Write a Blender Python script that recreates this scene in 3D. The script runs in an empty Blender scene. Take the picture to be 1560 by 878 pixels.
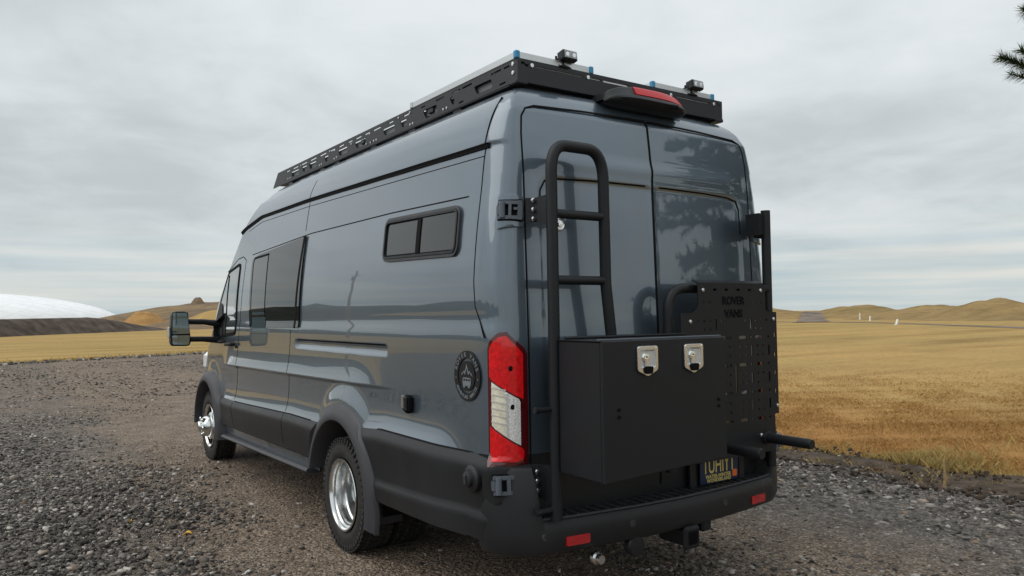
import bpy, bmesh, math, random
import numpy as np
from mathutils import Vector, Matrix
random.seed(7); RNG = np.random.default_rng(7)
SC = bpy.context.scene
COL = SC.collection
PI = math.pi
# ---------------------------------------------------------------- camera
cam = bpy.data.cameras.new('camera'); camo = bpy.data.objects.new('camera', cam); COL.objects.link(camo)
cam.sensor_width = 36.0; cam.lens = 36.0*1149.57/1560.0; cam.clip_start = .05; cam.clip_end = 6000
YAW, PIT, ROLL = .593, .0348, -.0134
_f = Vector((math.sin(YAW)*math.cos(PIT), math.cos(YAW)*math.cos(PIT), math.sin(PIT)))
_r = Vector((math.cos(YAW), -math.sin(YAW), 0)); _u = _r.cross(_f)
_r2 = _r*math.cos(ROLL)+_u*math.sin(ROLL); _u2 = -_r*math.sin(ROLL)+_u*math.cos(ROLL)
camo.matrix_world = Matrix(((_r2.x, _u2.x, -_f.x, -2.7568), (_r2.y, _u2.y, -_f.y, -4.5482), (_r2.z, _u2.z, -_f.z, 1.465), (0, 0, 0, 1)))
SC.camera = camo
# ---------------------------------------------------------------- light and sky
SC.view_settings.view_transform = 'Standard'; SC.view_settings.look = 'None'
SC.view_settings.exposure = 0.22; SC.view_settings.gamma = 1.0
SUN_EL, SUN_AZ = math.radians(48), math.radians(-75)      # azimuth from +Y towards +X
sun = bpy.data.lights.new('sun', 'SUN'); sun.energy = 1.1; sun.angle = math.radians(68); sun.color = (1, .955, .89)
suno = bpy.data.objects.new('sun', sun); COL.objects.link(suno)
_d = Vector((math.sin(SUN_AZ)*math.cos(SUN_EL), math.cos(SUN_AZ)*math.cos(SUN_EL), math.sin(SUN_EL)))
suno.rotation_euler = _d.to_track_quat('Z', 'Y').to_euler(); suno.location = (0, 0, 30)
W = bpy.data.worlds.new('World'); SC.world = W; W.use_nodes = True
def world():
    nt = W.node_tree; N = nt.nodes; L = nt.links; N.clear()
    out = N.new('ShaderNodeOutputWorld'); bg = N.new('ShaderNodeBackground'); L.new(bg.outputs[0], out.inputs[0])
    sky = N.new('ShaderNodeTexSky'); sky.sky_type = 'NISHITA'; sky.sun_disc = False
    sky.sun_elevation = SUN_EL; sky.sun_rotation = SUN_AZ; sky.air_density = 1.0; sky.dust_density = 2.0
    tc = N.new('ShaderNodeTexCoord'); sep = N.new('ShaderNodeSeparateXYZ'); L.new(tc.outputs['Generated'], sep.inputs[0])
    def m(op, a, b=None, c=None, clamp=False):
        n = N.new('ShaderNodeMath'); n.operation = op; n.use_clamp = clamp
        for i, v in enumerate((a, b, c)):
            if v is None: continue
            if isinstance(v, (int, float)): n.inputs[i].default_value = v
            else: L.new(v, n.inputs[i])
        return n.outputs[0]
    z = m('MAXIMUM', sep.outputs['Z'], 0.0)
    den = m('ADD', z, .16)
    comb = N.new('ShaderNodeCombineXYZ')
    L.new(m('DIVIDE', sep.outputs['X'], den), comb.inputs[0]); L.new(m('DIVIDE', sep.outputs['Y'], den), comb.inputs[1])
    def noise(scale, det, rough, off, dist=0.0):
        mp = N.new('ShaderNodeMapping'); mp.inputs['Location'].default_value = off
        L.new(comb.outputs[0], mp.inputs[0])
        n = N.new('ShaderNodeTexNoise'); n.inputs['Scale'].default_value = scale; n.inputs['Detail'].default_value = det
        n.inputs['Roughness'].default_value = rough; n.inputs['Distortion'].default_value = dist
        L.new(mp.outputs[0], n.inputs['Vector']); return n.outputs['Fac']
    n1 = noise(.75, 5, .55, (3.1, 1.7, 0), .3); n2 = noise(2.2, 5, .55, (7.0, 2.0, 0), .5)
    nn = m('ADD', m('MULTIPLY', n1, .68), m('MULTIPLY', n2, .32))
    rmp = N.new('ShaderNodeValToRGB'); L.new(nn, rmp.inputs[0]); cr = rmp.color_ramp
    cr.interpolation = 'B_SPLINE'
    cr.elements[0].position = .37; cr.elements[0].color = (.455, .495, .515, 1)
    cr.elements[1].position = .66; cr.elements[1].color = (.70, .73, .74, 1)
    e = cr.elements.new(.50); e.color = (.60, .642, .655, 1)
    # thin bands towards the horizon
    mp = N.new('ShaderNodeMapping'); mp.inputs['Scale'].default_value = (1.3, 1.3, 34); L.new(tc.outputs['Generated'], mp.inputs[0])
    nb = N.new('ShaderNodeTexNoise'); nb.inputs['Scale'].default_value = 1.6; nb.inputs['Detail'].default_value = 4; L.new(mp.outputs[0], nb.inputs['Vector'])
    rb = N.new('ShaderNodeValToRGB'); L.new(nb.outputs['Fac'], rb.inputs[0]); c2 = rb.color_ramp
    c2.elements[0].position = .36; c2.elements[0].color = (.43, .54, .58, 1)
    c2.elements[1].position = .62; c2.elements[1].color = (.72, .72, .67, 1)
    hz = N.new('ShaderNodeMapRange'); hz.interpolation_type = 'SMOOTHSTEP'; L.new(sep.outputs['Z'], hz.inputs[0])
    hz.inputs[1].default_value = .015; hz.inputs[2].default_value = .15; hz.inputs[3].default_value = .85; hz.inputs[4].default_value = 0
    mx = N.new('ShaderNodeMix'); mx.data_type = 'RGBA'; L.new(hz.outputs[0], mx.inputs[0]); L.new(rmp.outputs[0], mx.inputs[6]); L.new(rb.outputs[0], mx.inputs[7])
    # a layer of cloud is brighter overhead
    br = m('ADD', .92, m('MULTIPLY', z, .45))
    mul = N.new('ShaderNodeVectorMath'); mul.operation = 'SCALE'; L.new(mx.outputs[2], mul.inputs[0]); L.new(br, mul.inputs['Scale'])
    # cloud over clear sky
    sk = N.new('ShaderNodeVectorMath'); sk.operation = 'SCALE'; L.new(sky.outputs[0], sk.inputs[0]); sk.inputs['Scale'].default_value = .08
    fin = N.new('ShaderNodeMix'); fin.data_type = 'RGBA'; fin.inputs[0].default_value = .94
    L.new(sk.outputs[0], fin.inputs[6]); L.new(mul.outputs[0], fin.inputs[7])
    # the Background runs at a tenth, the cloud deck is scaled up for it
    up = N.new('ShaderNodeVectorMath'); up.operation = 'SCALE'; up.inputs['Scale'].default_value = 10.0; L.new(fin.outputs[2], up.inputs[0])
    L.new(up.outputs[0], bg.inputs[0]); bg.inputs[1].default_value = .10
world()
# ---------------------------------------------------------------- helpers
def tag(o, label=None, cat=None, group=None, kind=None):
    if label: o['label'] = label
    if cat: o['category'] = cat
    if group: o['group'] = group
    if kind: o['kind'] = kind
    return o
def empty(name, loc=(0, 0, 0), label=None, cat=None, group=None, parent=None):
    o = bpy.data.objects.new(name, None); COL.objects.link(o); o.location = loc; o.empty_display_size = .2
    if parent: o.parent = parent
    return tag(o, label, cat, group)
def mat(name, base=(.5, .5, .5), rough=.5, metal=0.0, coat=0.0, spec=.5, var=0.0, vscale=8.0, bump=0.0, bscale=200.0, trans=0.0, rvar=0.0, crough=.03, det=4, ior=1.45):
    m = bpy.data.materials.new(name); m.use_nodes = True; nt = m.node_tree; N = nt.nodes; L = nt.links
    p = N['Principled BSDF']; p.inputs['Roughness'].default_value = rough; p.inputs['Metallic'].default_value = metal
    p.inputs['Coat Weight'].default_value = coat; p.inputs['Coat Roughness'].default_value = crough; p.inputs['IOR'].default_value = ior
    p.inputs['Specular IOR Level'].default_value = spec; p.inputs['Transmission Weight'].default_value = trans
    p.inputs['Base Color'].default_value = (*base, 1)
    tc = N.new('ShaderNodeTexCoord')
    if var or rvar:
        n = N.new('ShaderNodeTexNoise'); n.inputs['Scale'].default_value = vscale; n.inputs['Detail'].default_value = det; L.new(tc.outputs['Object'], n.inputs['Vector'])
        if var:
            r = N.new('ShaderNodeValToRGB'); L.new(n.outputs['Fac'], r.inputs[0])
            r.color_ramp.elements[0].position = .3; r.color_ramp.elements[1].position = .7
            r.color_ramp.elements[0].color = tuple(max(0, c*(1-var)) for c in base)+(1,)
            r.color_ramp.elements[1].color = tuple(min(1, c*(1+var)) for c in base)+(1,)
            L.new(r.outputs[0], p.inputs['Base Color'])
        if rvar:
            mr = N.new('ShaderNodeMapRange'); L.new(n.outputs['Fac'], mr.inputs[0]); mr.inputs[1].default_value = .3; mr.inputs[2].default_value = .7
            mr.inputs[3].default_value = max(0, rough-rvar); mr.inputs[4].default_value = rough+rvar; L.new(mr.outputs[0], p.inputs['Roughness'])
    if bump:
        n2 = N.new('ShaderNodeTexNoise'); n2.inputs['Scale'].default_value = bscale; n2.inputs['Detail'].default_value = 3; L.new(tc.outputs['Object'], n2.inputs['Vector'])
        b = N.new('ShaderNodeBump'); b.inputs['Strength'].default_value = bump; b.inputs['Distance'].default_value = .004
        L.new(n2.outputs['Fac'], b.inputs['Height']); L.new(b.outputs[0], p.inputs['Normal'])
    return m
class MB:
    def __init__(s): s.v = []; s.f = []
    def add(s, vs, fs):
        k = len(s.v); s.v += [tuple(v) for v in vs]; s.f += [tuple(i+k for i in f) for f in fs]; return s
    def box(s, c, size, bev=0.0, rot=None):
        hx, hy, hz = (a/2 for a in size); b = min(bev, hx*.9, hy*.9, hz*.9); c = Vector(c)
        if b <= 0:
            vs = [Vector((x*hx, y*hy, z*hz)) for x in (-1, 1) for y in (-1, 1) for z in (-1, 1)]
            fs = [(0, 1, 3, 2), (4, 6, 7, 5), (0, 4, 5, 1), (2, 3, 7, 6), (0, 2, 6, 4), (1, 5, 7, 3)]
        else:
            vs = []; idx = {}
            for x in (-1, 1):
                for y in (-1, 1):
                    for z in (-1, 1):
                        for a in range(3):
                            idx[(x, y, z, a)] = len(vs)
                            p = [x*hx, y*hy, z*hz]
                            for k in range(3):
                                if k != a: p[k] -= (x, y, z)[k]*b
                            vs.append(Vector(p))
            fs = []
            for a in range(3):
                o = [k for k in range(3) if k != a]
                for sg in (-1, 1):
                    q = []
                    for (p1, p2) in ((-1, -1), (1, -1), (1, 1), (-1, 1)):
                        t = [0, 0, 0]; t[a] = sg; t[o[0]] = p1; t[o[1]] = p2; q.append(idx[(*t, a)])
                    fs.append(tuple(q))
                for p1 in (-1, 1):
                    for p2 in (-1, 1):
                        t = [0, 0, 0]; t[o[0]] = p1; t[o[1]] = p2; q = []
                        for sg, ax in ((-1, o[0]), (1, o[0]), (1, o[1]), (-1, o[1])):
                            t[a] = sg; q.append(idx[(*t, ax)])
                        fs.append(tuple(q))
            for x in (-1, 1):
                for y in (-1, 1):
                    for z in (-1, 1): fs.append(tuple(idx[(x, y, z, a)] for a in range(3)))
        if rot is not None: vs = [rot @ v for v in vs]
        return s.add([v+c for v in vs], fs)
    def tube(s, path, r, n=12, caps=True, closed=False):
        P = [Vector(p) for p in path]; m = len(P); k = len(s.v)
        rs = r if isinstance(r, (list, tuple)) else [r]*m
        T = []
        for i in range(m):
            a = P[(i-1) % m] if (closed or i > 0) else P[i]; b = P[(i+1) % m] if (closed or i < m-1) else P[i]
            T.append((b-a).normalized())
        up = Vector((0, 0, 1)) if abs(T[0].z) < .9 else Vector((1, 0, 0))
        nrm = (up-T[0]*up.dot(T[0])).normalized(); vs = []
        for i in range(m):
            nrm = (nrm-T[i]*nrm.dot(T[i])).normalized(); bn = T[i].cross(nrm)
            for j in range(n):
                a = 2*PI*j/n; vs.append(P[i]+(nrm*math.cos(a)+bn*math.sin(a))*rs[i])
        fs = []
        for i in range(m if closed else m-1):
            i2 = (i+1) % m
            for j in range(n): fs.append((i*n+j, i*n+(j+1) % n, i2*n+(j+1) % n, i2*n+j))
        if caps and not closed: fs += [tuple(range(n))[::-1], tuple((m-1)*n+j for j in range(n))]
        return s.add(vs, fs)
    def lathe(s, prof, c, axis='X', n=48, capped=False, sgn=1):
        # prof: (radius, along)
        c = Vector(c); vs = []; m = len(prof)
        for (r, a) in prof:
            for j in range(n):
                t = 2*PI*j/n; u, w = r*math.cos(t), r*math.sin(t)
                vs.append(c+(Vector((a*sgn, u, w)) if axis == 'X' else Vector((u, a*sgn, w)) if axis == 'Y' else Vector((u, w, a*sgn))))
        fs = [(i*n+j, i*n+(j+1) % n, (i+1)*n+(j+1) % n, (i+1)*n+j) for i in range(m-1) for j in range(n)]
        if capped: fs += [tuple(range(n)), tuple((m-1)*n+j for j in range(n))]
        return s.add(vs, fs)
    def grid(s, G):
        m, n = len(G), len(G[0]); vs = [p for row in G for p in row]
        return s.add(vs, [(i*n+j, i*n+j+1, (i+1)*n+j+1, (i+1)*n+j) for i in range(m-1) for j in range(n-1)])
    def slab(s, G, H):
        # two matching grids closed along their border
        m, n = len(G), len(G[0]); k = m*n
        vs = [p for row in G for p in row]+[p for row in H for p in row]
        fs = [(i*n+j, i*n+j+1, (i+1)*n+j+1, (i+1)*n+j) for i in range(m-1) for j in range(n-1)]
        fs += [(k+i*n+j, k+(i+1)*n+j, k+(i+1)*n+j+1, k+i*n+j+1) for i in range(m-1) for j in range(n-1)]
        ring = [j for j in range(n)]+[i*n+n-1 for i in range(1, m)]+[(m-1)*n+j for j in range(n-2, -1, -1)]+[i*n for i in range(m-2, 0, -1)]
        for a, b in zip(ring, ring[1:]+ring[:1]): fs.append((a, k+a, k+b, b))
        return s.add(vs, fs)
    def xform(s, M, start=0):
        s.v = s.v[:start]+[tuple(M @ Vector(v)) for v in s.v[start:]]; return s
    def build(s, name, m, parent=None, smooth=True, ang=35, fix=True, kind=None):
        me = bpy.data.meshes.new(name); me.from_pydata(s.v, [], s.f); me.update()
        if fix:
            b = bmesh.new(); b.from_mesh(me); bmesh.ops.recalc_face_normals(b, faces=b.faces); b.to_mesh(me); b.free()
        if smooth: me.shade_smooth(); me.set_sharp_from_angle(angle=math.radians(ang))
        return link(name, me, m, parent, kind)
def link(name, me, m, parent=None, kind=None):
    if m is not None:
        me.materials.clear(); me.materials.append(m)
    o = bpy.data.objects.new(name, me); COL.objects.link(o)
    if parent: o.parent = parent
    if kind: o['kind'] = kind
    return o
def npmesh(name, V, F, m, parent=None, smooth=True, ang=None, kind=None):
    V = np.asarray(V, np.float32); F = np.asarray(F, np.int32); k = F.shape[1]
    me = bpy.data.meshes.new(name); me.vertices.add(len(V)); me.vertices.foreach_set('co', V.ravel())
    me.loops.add(F.size); me.loops.foreach_set('vertex_index', F.ravel())
    me.polygons.add(len(F)); me.polygons.foreach_set('loop_start', np.arange(0, F.size, k, dtype=np.int32))
    me.update(calc_edges=True); me.validate()
    if smooth: me.shade_smooth()
    if ang: me.set_sharp_from_angle(angle=math.radians(ang))
    return link(name, me, m, parent, kind)
def curve_plate(polys, depth, M, bev=0.0):
    """flat plate from closed outlines (first the rim, then holes), thickness depth, placed by M; returns verts, faces"""
    cu = bpy.data.curves.new('plate', 'CURVE'); cu.dimensions = '2D'; cu.fill_mode = 'BOTH'; cu.extrude = depth/2; cu.bevel_depth = bev
    for pl in polys:
        sp = cu.splines.new('POLY'); sp.points.add(len(pl)-1); sp.use_cyclic_u = True
        for i, (x, y) in enumerate(pl): sp.points[i].co = (x, y, 0, 1)
    return _curve_out(cu, M)
def _curve_out(cu, M):
    o = bpy.data.objects.new('plate', cu); COL.objects.link(o)
    dg = bpy.context.evaluated_depsgraph_get(); me = bpy.data.meshes.new_from_object(o.evaluated_get(dg))
    v = [tuple(M @ x.co) for x in me.vertices]; f = [tuple(p.vertices) for p in me.polygons]
    bpy.data.objects.remove(o); bpy.data.curves.remove(cu); bpy.data.meshes.remove(me)
    return v, f
def text_geo(s, size, depth, M, align='CENTER', bold=0.0, sx=1.0):
    cu = bpy.data.curves.new('text', 'FONT'); cu.body = s; cu.size = size; cu.extrude = depth/2; cu.align_x = align; cu.align_y = 'CENTER'; cu.offset = bold
    return _curve_out(cu, M @ Matrix.Diagonal((sx, 1, 1, 1)))
def circ(x, y, r, n=10): return [(x+r*math.cos(2*PI*i/n), y+r*math.sin(2*PI*i/n)) for i in range(n)]
def rrect(x0, y0, x1, y1, r, n=4):
    out = []
    for (cx, cy, a0) in ((x1-r, y1-r, 0), (x0+r, y1-r, 90), (x0+r, y0+r, 180), (x1-r, y0+r, 270)):
        for i in range(n+1):
            a = math.radians(a0+90*i/n); out.append((cx+r*math.cos(a), cy+r*math.sin(a)))
    return out
def sst(a, b, x): t = np.clip((np.asarray(x, float)-a)/(b-a), 0, 1); return t*t*(3-2*t)
REAR = Matrix(((1, 0, 0, 0), (0, 0, 1, 0), (0, 1, 0, 0), (0, 0, 0, 1)))      # plate x,y -> world x,z ; depth along y
def rearM(y, sgn=-1): return Matrix(((1, 0, 0, 0), (0, 0, sgn, y), (0, 1, 0, 0), (0, 0, 0, 1)))   # outward normal -Y
def leftM(x): return Matrix(((0, 0, -1, x), (-1, 0, 0, 0), (0, 1, 0, 0), (0, 0, 0, 1)))           # plate x -> -Y (reads left to right from outside)
# ---------------------------------------------------------------- materials
PAINT = mat('grey_paint', (.114, .152, .190), rough=.36, metal=.62, coat=1.0, crough=.012, var=.04, vscale=2.0, spec=.6)
PAINT.node_tree.nodes['Principled BSDF'].inputs['Coat IOR'].default_value = 1.74
CLAD = mat('black_moulded_plastic', (.0165, .0175, .020), var=.22, vscale=2.5, rough=.43, bump=.15, bscale=900, rvar=.06, spec=.45)
TRIM = mat('dark_grey_trim', (.046, .046, .053), rough=.46, bump=.12, bscale=900, rvar=.05)
POWDER = mat('black_powder_coat', (.0112, .0128, .0155), spec=.40, rough=.46, bump=.12, bscale=1400, rvar=.04)
RACK = mat('black_rack_coat', (.020, .021, .026), rough=.48, bump=.1, bscale=1200)
GAP = mat('shadow_gap_rubber', (.004, .004, .005), rough=.8, spec=.2)
RUBBER = mat('tyre_rubber', (.023, .022, .0215), rough=.72, var=.35, vscale=30, bump=.2, bscale=500)
ALU = mat('polished_aluminium', (.78, .80, .80), rough=.20, metal=1.0, rvar=.08, vscale=14)
CUP = mat('brushed_cup', (.66, .68, .69), rough=.38, metal=.75, rvar=.1, vscale=40)
STEEL = mat('stainless_steel', (.70, .71, .72), rough=.26, metal=1.0, rvar=.08, vscale=60)
DISC = mat('wheel_disc_steel', (.42, .43, .44), rough=.34, metal=.9, rvar=.1, vscale=20)
FRAME = mat('panel_frame_aluminium', (.60, .62, .62), rough=.38, metal=.85, rvar=.06)
GLASS = mat('tinted_glass', (.006, .007, .008), rough=.015, spec=.5, coat=0.0, ior=1.58)
GLASS2 = mat('grey_green_glass', (.085, .10, .10), rough=.03, spec=.8, coat=.8)
GLASS3 = mat('slider_glass', (.016, .018, .018), rough=.03, spec=.55, coat=.2)
MIRROR = mat('mirror_glass', (.30, .36, .37), rough=.03, metal=.9)
REDL = mat('red_lens', (.74, .007, .011), rough=.12, coat=.5, var=.25, vscale=60, spec=.6)
REDD = mat('deep_red_lens', (.085, .002, .005), rough=.12, coat=1.0, spec=.6)
CLEAR = mat('clear_lens', (.80, .80, .78), rough=.16, coat=1.0, var=.28, vscale=150, det=2)
CREAM = mat('cream_lens', (.80, .75, .60), rough=.2, coat=1.0, var=.2, vscale=40)
BRK = mat('brake_lens', (.50, .006, .012), rough=.3, coat=.12, spec=.25)
REFL = mat('red_reflector', (.45, .01, .015), rough=.2, coat=.8, bump=.3, bscale=500)
BLUEP = mat('blue_corner_plastic', (.05, .28, .50), rough=.45)
CELL = mat('solar_cell', (.01, .012, .025), rough=.15, coat=1.0)
DECAL = mat('black_vinyl', (.006, .006, .007), rough=.42)
DECALG = mat('grey_vinyl', (.17, .19, .21), rough=.4, coat=.3)
PLATE = mat('plate_navy', (.012, .025, .075), rough=.3, coat=.3)
YEL = mat('plate_yellow', (.75, .62, .18), rough=.4)
ORANGE = mat('sticker_orange', (.85, .17, .03), rough=.5)
HINGE = mat('hinge_grey_and_edge_light', (.105, .125, .15), rough=.42, spec=.5)
LEDL = mat('led_lens', (.30, .31, .33), rough=.12, coat=1.0, var=.6, vscale=120)
AMBER = mat('mirror_marker_lens', (.60, .58, .54), rough=.2, coat=.6)
# ---------------------------------------------------------------- van surface
def tab(xs, ys): return lambda x: np.interp(x, xs, ys)
_bt = tab([.30, .45, .60, .80, .95, 1.30, 1.36, 1.40, 1.43, 1.52, 1.60, 1.70, 1.80, 1.90, 2.04, 2.20, 2.30, 2.38, 2.42, 2.46, 2.50], [.925, .945, .957, .964, .966, .966, .9655, .9625, .9575, .9588, .9570, .9518, .9440, .9340, .916, .899, .886, .866, .850, .828, .80])
_bzx = np.arange(.10, 2.56, .004); _bzy = _bt(_bzx)
for _k in (9, 9, 7): _bzy = np.convolve(np.pad(_bzy, _k//2, mode='edge'), np.ones(_k)/_k, 'valid')
_bz = tab(_bzx, _bzy)
belt = tab([-1.7, -1.27, -.66, .99, 2.3, 3.5], [1.41, 1.408, 1.40, 1.37, 1.36, 1.34])
clad = tab([-1.75, -.6, -.42, .42, 1.0, 2.56, 3.4], [.834, .83, .815, .755, .752, .702, .69])
rock = tab([-1.8, -.7, -.4, .5, 3.2], [.60, .548, .54, .50, .44])
botm = tab([-1.8, -.7, .5, 3.2], [.46, .43, .42, .355])
crease = tab([-1.7, -1.57, -.57, .9, 2.1, 2.64, 3.0], [2.255, 2.256, 2.287, 2.331, 2.347, 2.29, 2.2])
ptop = tab([-1.6, -.6, .76, 2.3], [2.022, 2.05, 2.065, 2.02])
roofdz = lambda Y: np.clip((np.asarray(Y)+1.5)*.0155, 0, .062)
taper = tab([2.2, 2.8, 3.3, 3.8, 4.3], [1, .995, .98, .965, .945])
AR = .572                                                         # outer radius of the arch trim
def rbox(Y, z):
    """distance inside the recessed window band of the side"""
    y0, y1 = -1.50, 2.33; z0 = belt(Y); z1 = ptop(Y)
    cy, cz = (y0+y1)/2, (z0+z1)/2; hy, hz = (y1-y0)/2, (z1-z0)/2
    r = np.where((Y < cy) & (z < cz), .24, .05)
    qx = np.abs(Y-cy)-(hy-r); qz = np.abs(z-cz)-(hz-r)
    return -(np.hypot(np.maximum(qx, 0), np.maximum(qz, 0))+np.minimum(np.maximum(qx, qz), 0)-r)
def side_off(Y, z):
    Y, z = np.broadcast_arrays(np.asarray(Y, float), np.asarray(z, float))
    o = np.zeros(Y.shape)
    d = rbox(Y, z)
    o -= .022*sst(0, 1, (d+.034)/.038)*(Y < 2.5)*np.where(z > 1.8, .75, 1)
    # shoulder, waist flare and lower flare
    c = 1.056+.012*(-Y)
    u = np.clip((1.335-z)/(1.335-c), 0, 1); below = 1-sst(0, .013, c-z)
    mw = sst(-.75, -.1, Y)*(1-sst(2.9, 3.35, Y))
    o += .025*u**3.0*below*mw
    zc = clad(Y); l = np.clip((c-.03-z)/(c-.03-zc), 0, 1)
    ml = np.where(Y > .3, 1-sst(3.1, 3.35, Y), (sst(-1.6, -1.2, Y)))
    o += (.034*l**3.2)*ml
    for (yc, amp, ext) in ((0.0, .030, .15), (3.75, .016, .12)):
        r = np.hypot(Y-yc, z-.352); f = amp*(1-sst(AR-.03, AR+ext, r))*(z > .2)
        o = np.maximum(o, f)+np.minimum(o, 0)*(f > o)*0
    # pocket of the sliding-door rail, mirrored on this side as a pressed slot
    o -= .017*np.clip((z-1.238)/.024, 0, 1)*(1-sst(1.286, 1.304, z))*sst(-.63, -.60, Y)*(1-sst(.95, .98, Y))
    # cladding stands proud below its line, its top edge slopes
    o += np.where(z < zc, .004+.028*sst(-.02, .060, zc-z)-.010*sst(.06, .25, zc-z), 0)*(Y < 3.6)
    o -= np.where(z < rock(Y), .030, 0)*(Y > -.4)
    o += .016*sst(0, .03, rock(Y)-z)*(Y < -.45)
    o += .009*sst(-.006, .006, z-crease(Y))*(Y < 3.0)*(Y > -1.66)
    return o
def bside(Y, z): return _bz(z-float(roofdz(Y))*float(sst(1.7, 2.4, z)))*taper(Y)+side_off(Y, z)
def side(Y, z, d=0.0):
    """point on the left side of the body"""
    return (-(float(bside(Y, z))+d), Y, z)
def sider(Y, z, d=0.0): p = side(Y, z, d); return (-p[0], p[1], p[2])
_R0 = tab([.30, .58, .84, 1.0, 1.32, 2.11, 2.30, 2.42, 2.46], [-1.75, -1.775, -1.785, -1.785, -1.783, -1.758, -1.742, -1.728, -1.718])
def rear_off(x, z):
    x, z = np.broadcast_arrays(np.asarray(x, float), np.asarray(z, float)); ax = np.abs(x)
    x0, x1, z0, z1 = .012, .70, 1.00, 2.105
    cx, cz, hx, hz = (x0+x1)/2, (z0+z1)/2, (x1-x0)/2, (z1-z0)/2; r = np.where(ax < cx, .02, .09)
    qx = np.abs(ax-cx)-(hx-r); qz = np.abs(z-cz)-(hz-r)
    d = -(np.hypot(np.maximum(qx, 0), np.maximum(qz, 0))+np.minimum(np.maximum(qx, qz), 0)-r)
    o = -.007*sst(-.012, .012, d)
    # brow over the window band
    o += .009*np.exp(-((z-2.185)/.04)**2)*(1-sst(.60, .74, ax))
    return o
def rear_y(x, z): return _R0(z)+.030*(np.abs(x)/.78)**2-rear_off(x, z)
def rear(x, z, d=0.0): return (x, float(rear_y(x, z))-d, z)
_Yf = tab([.30, .5, .9, 1.05, 1.18, 1.26, 1.35, 1.64, 2.0, 2.2, 2.42], [3.95, 4.12, 4.17, 4.12, 4.05, 3.95, 3.85, 3.55, 3.03, 2.72, 2.25])
_F0 = tab([.30, .5, .9, 1.05, 1.18, 1.26, 1.35, 1.64, 2.0, 2.2, 2.42], [4.55, 4.72, 4.72, 4.62, 4.40, 4.15, 4.0, 3.75, 3.28, 2.95, 2.45])
CAP = [(.835, 2.452, -1.708, 2.2, 2.4), (.812, 2.487, -1.690, 2.12, 2.3), (.783, 2.517, -1.668, 2.03, 2.2), (.748, 2.543, -1.640, 1.95, 2.1), (.70, 2.565, -1.60, 1.85, 1.98),
       (.62, 2.587, -1.53, 1.7, 1.8), (.50, 2.606, -1.42, 1.55, 1.62), (.35, 2.62, -1.3, 1.4, 1.42), (.18, 2.629, -1.2, 1.2, 1.2), (.02, 2.632, -1.1, 1.1, 1.1)]
van = empty('camper_van', (0, 0, 0), 'tall dark grey camper van with roof rack and rear ladder, parked on gravel', 'van')
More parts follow.
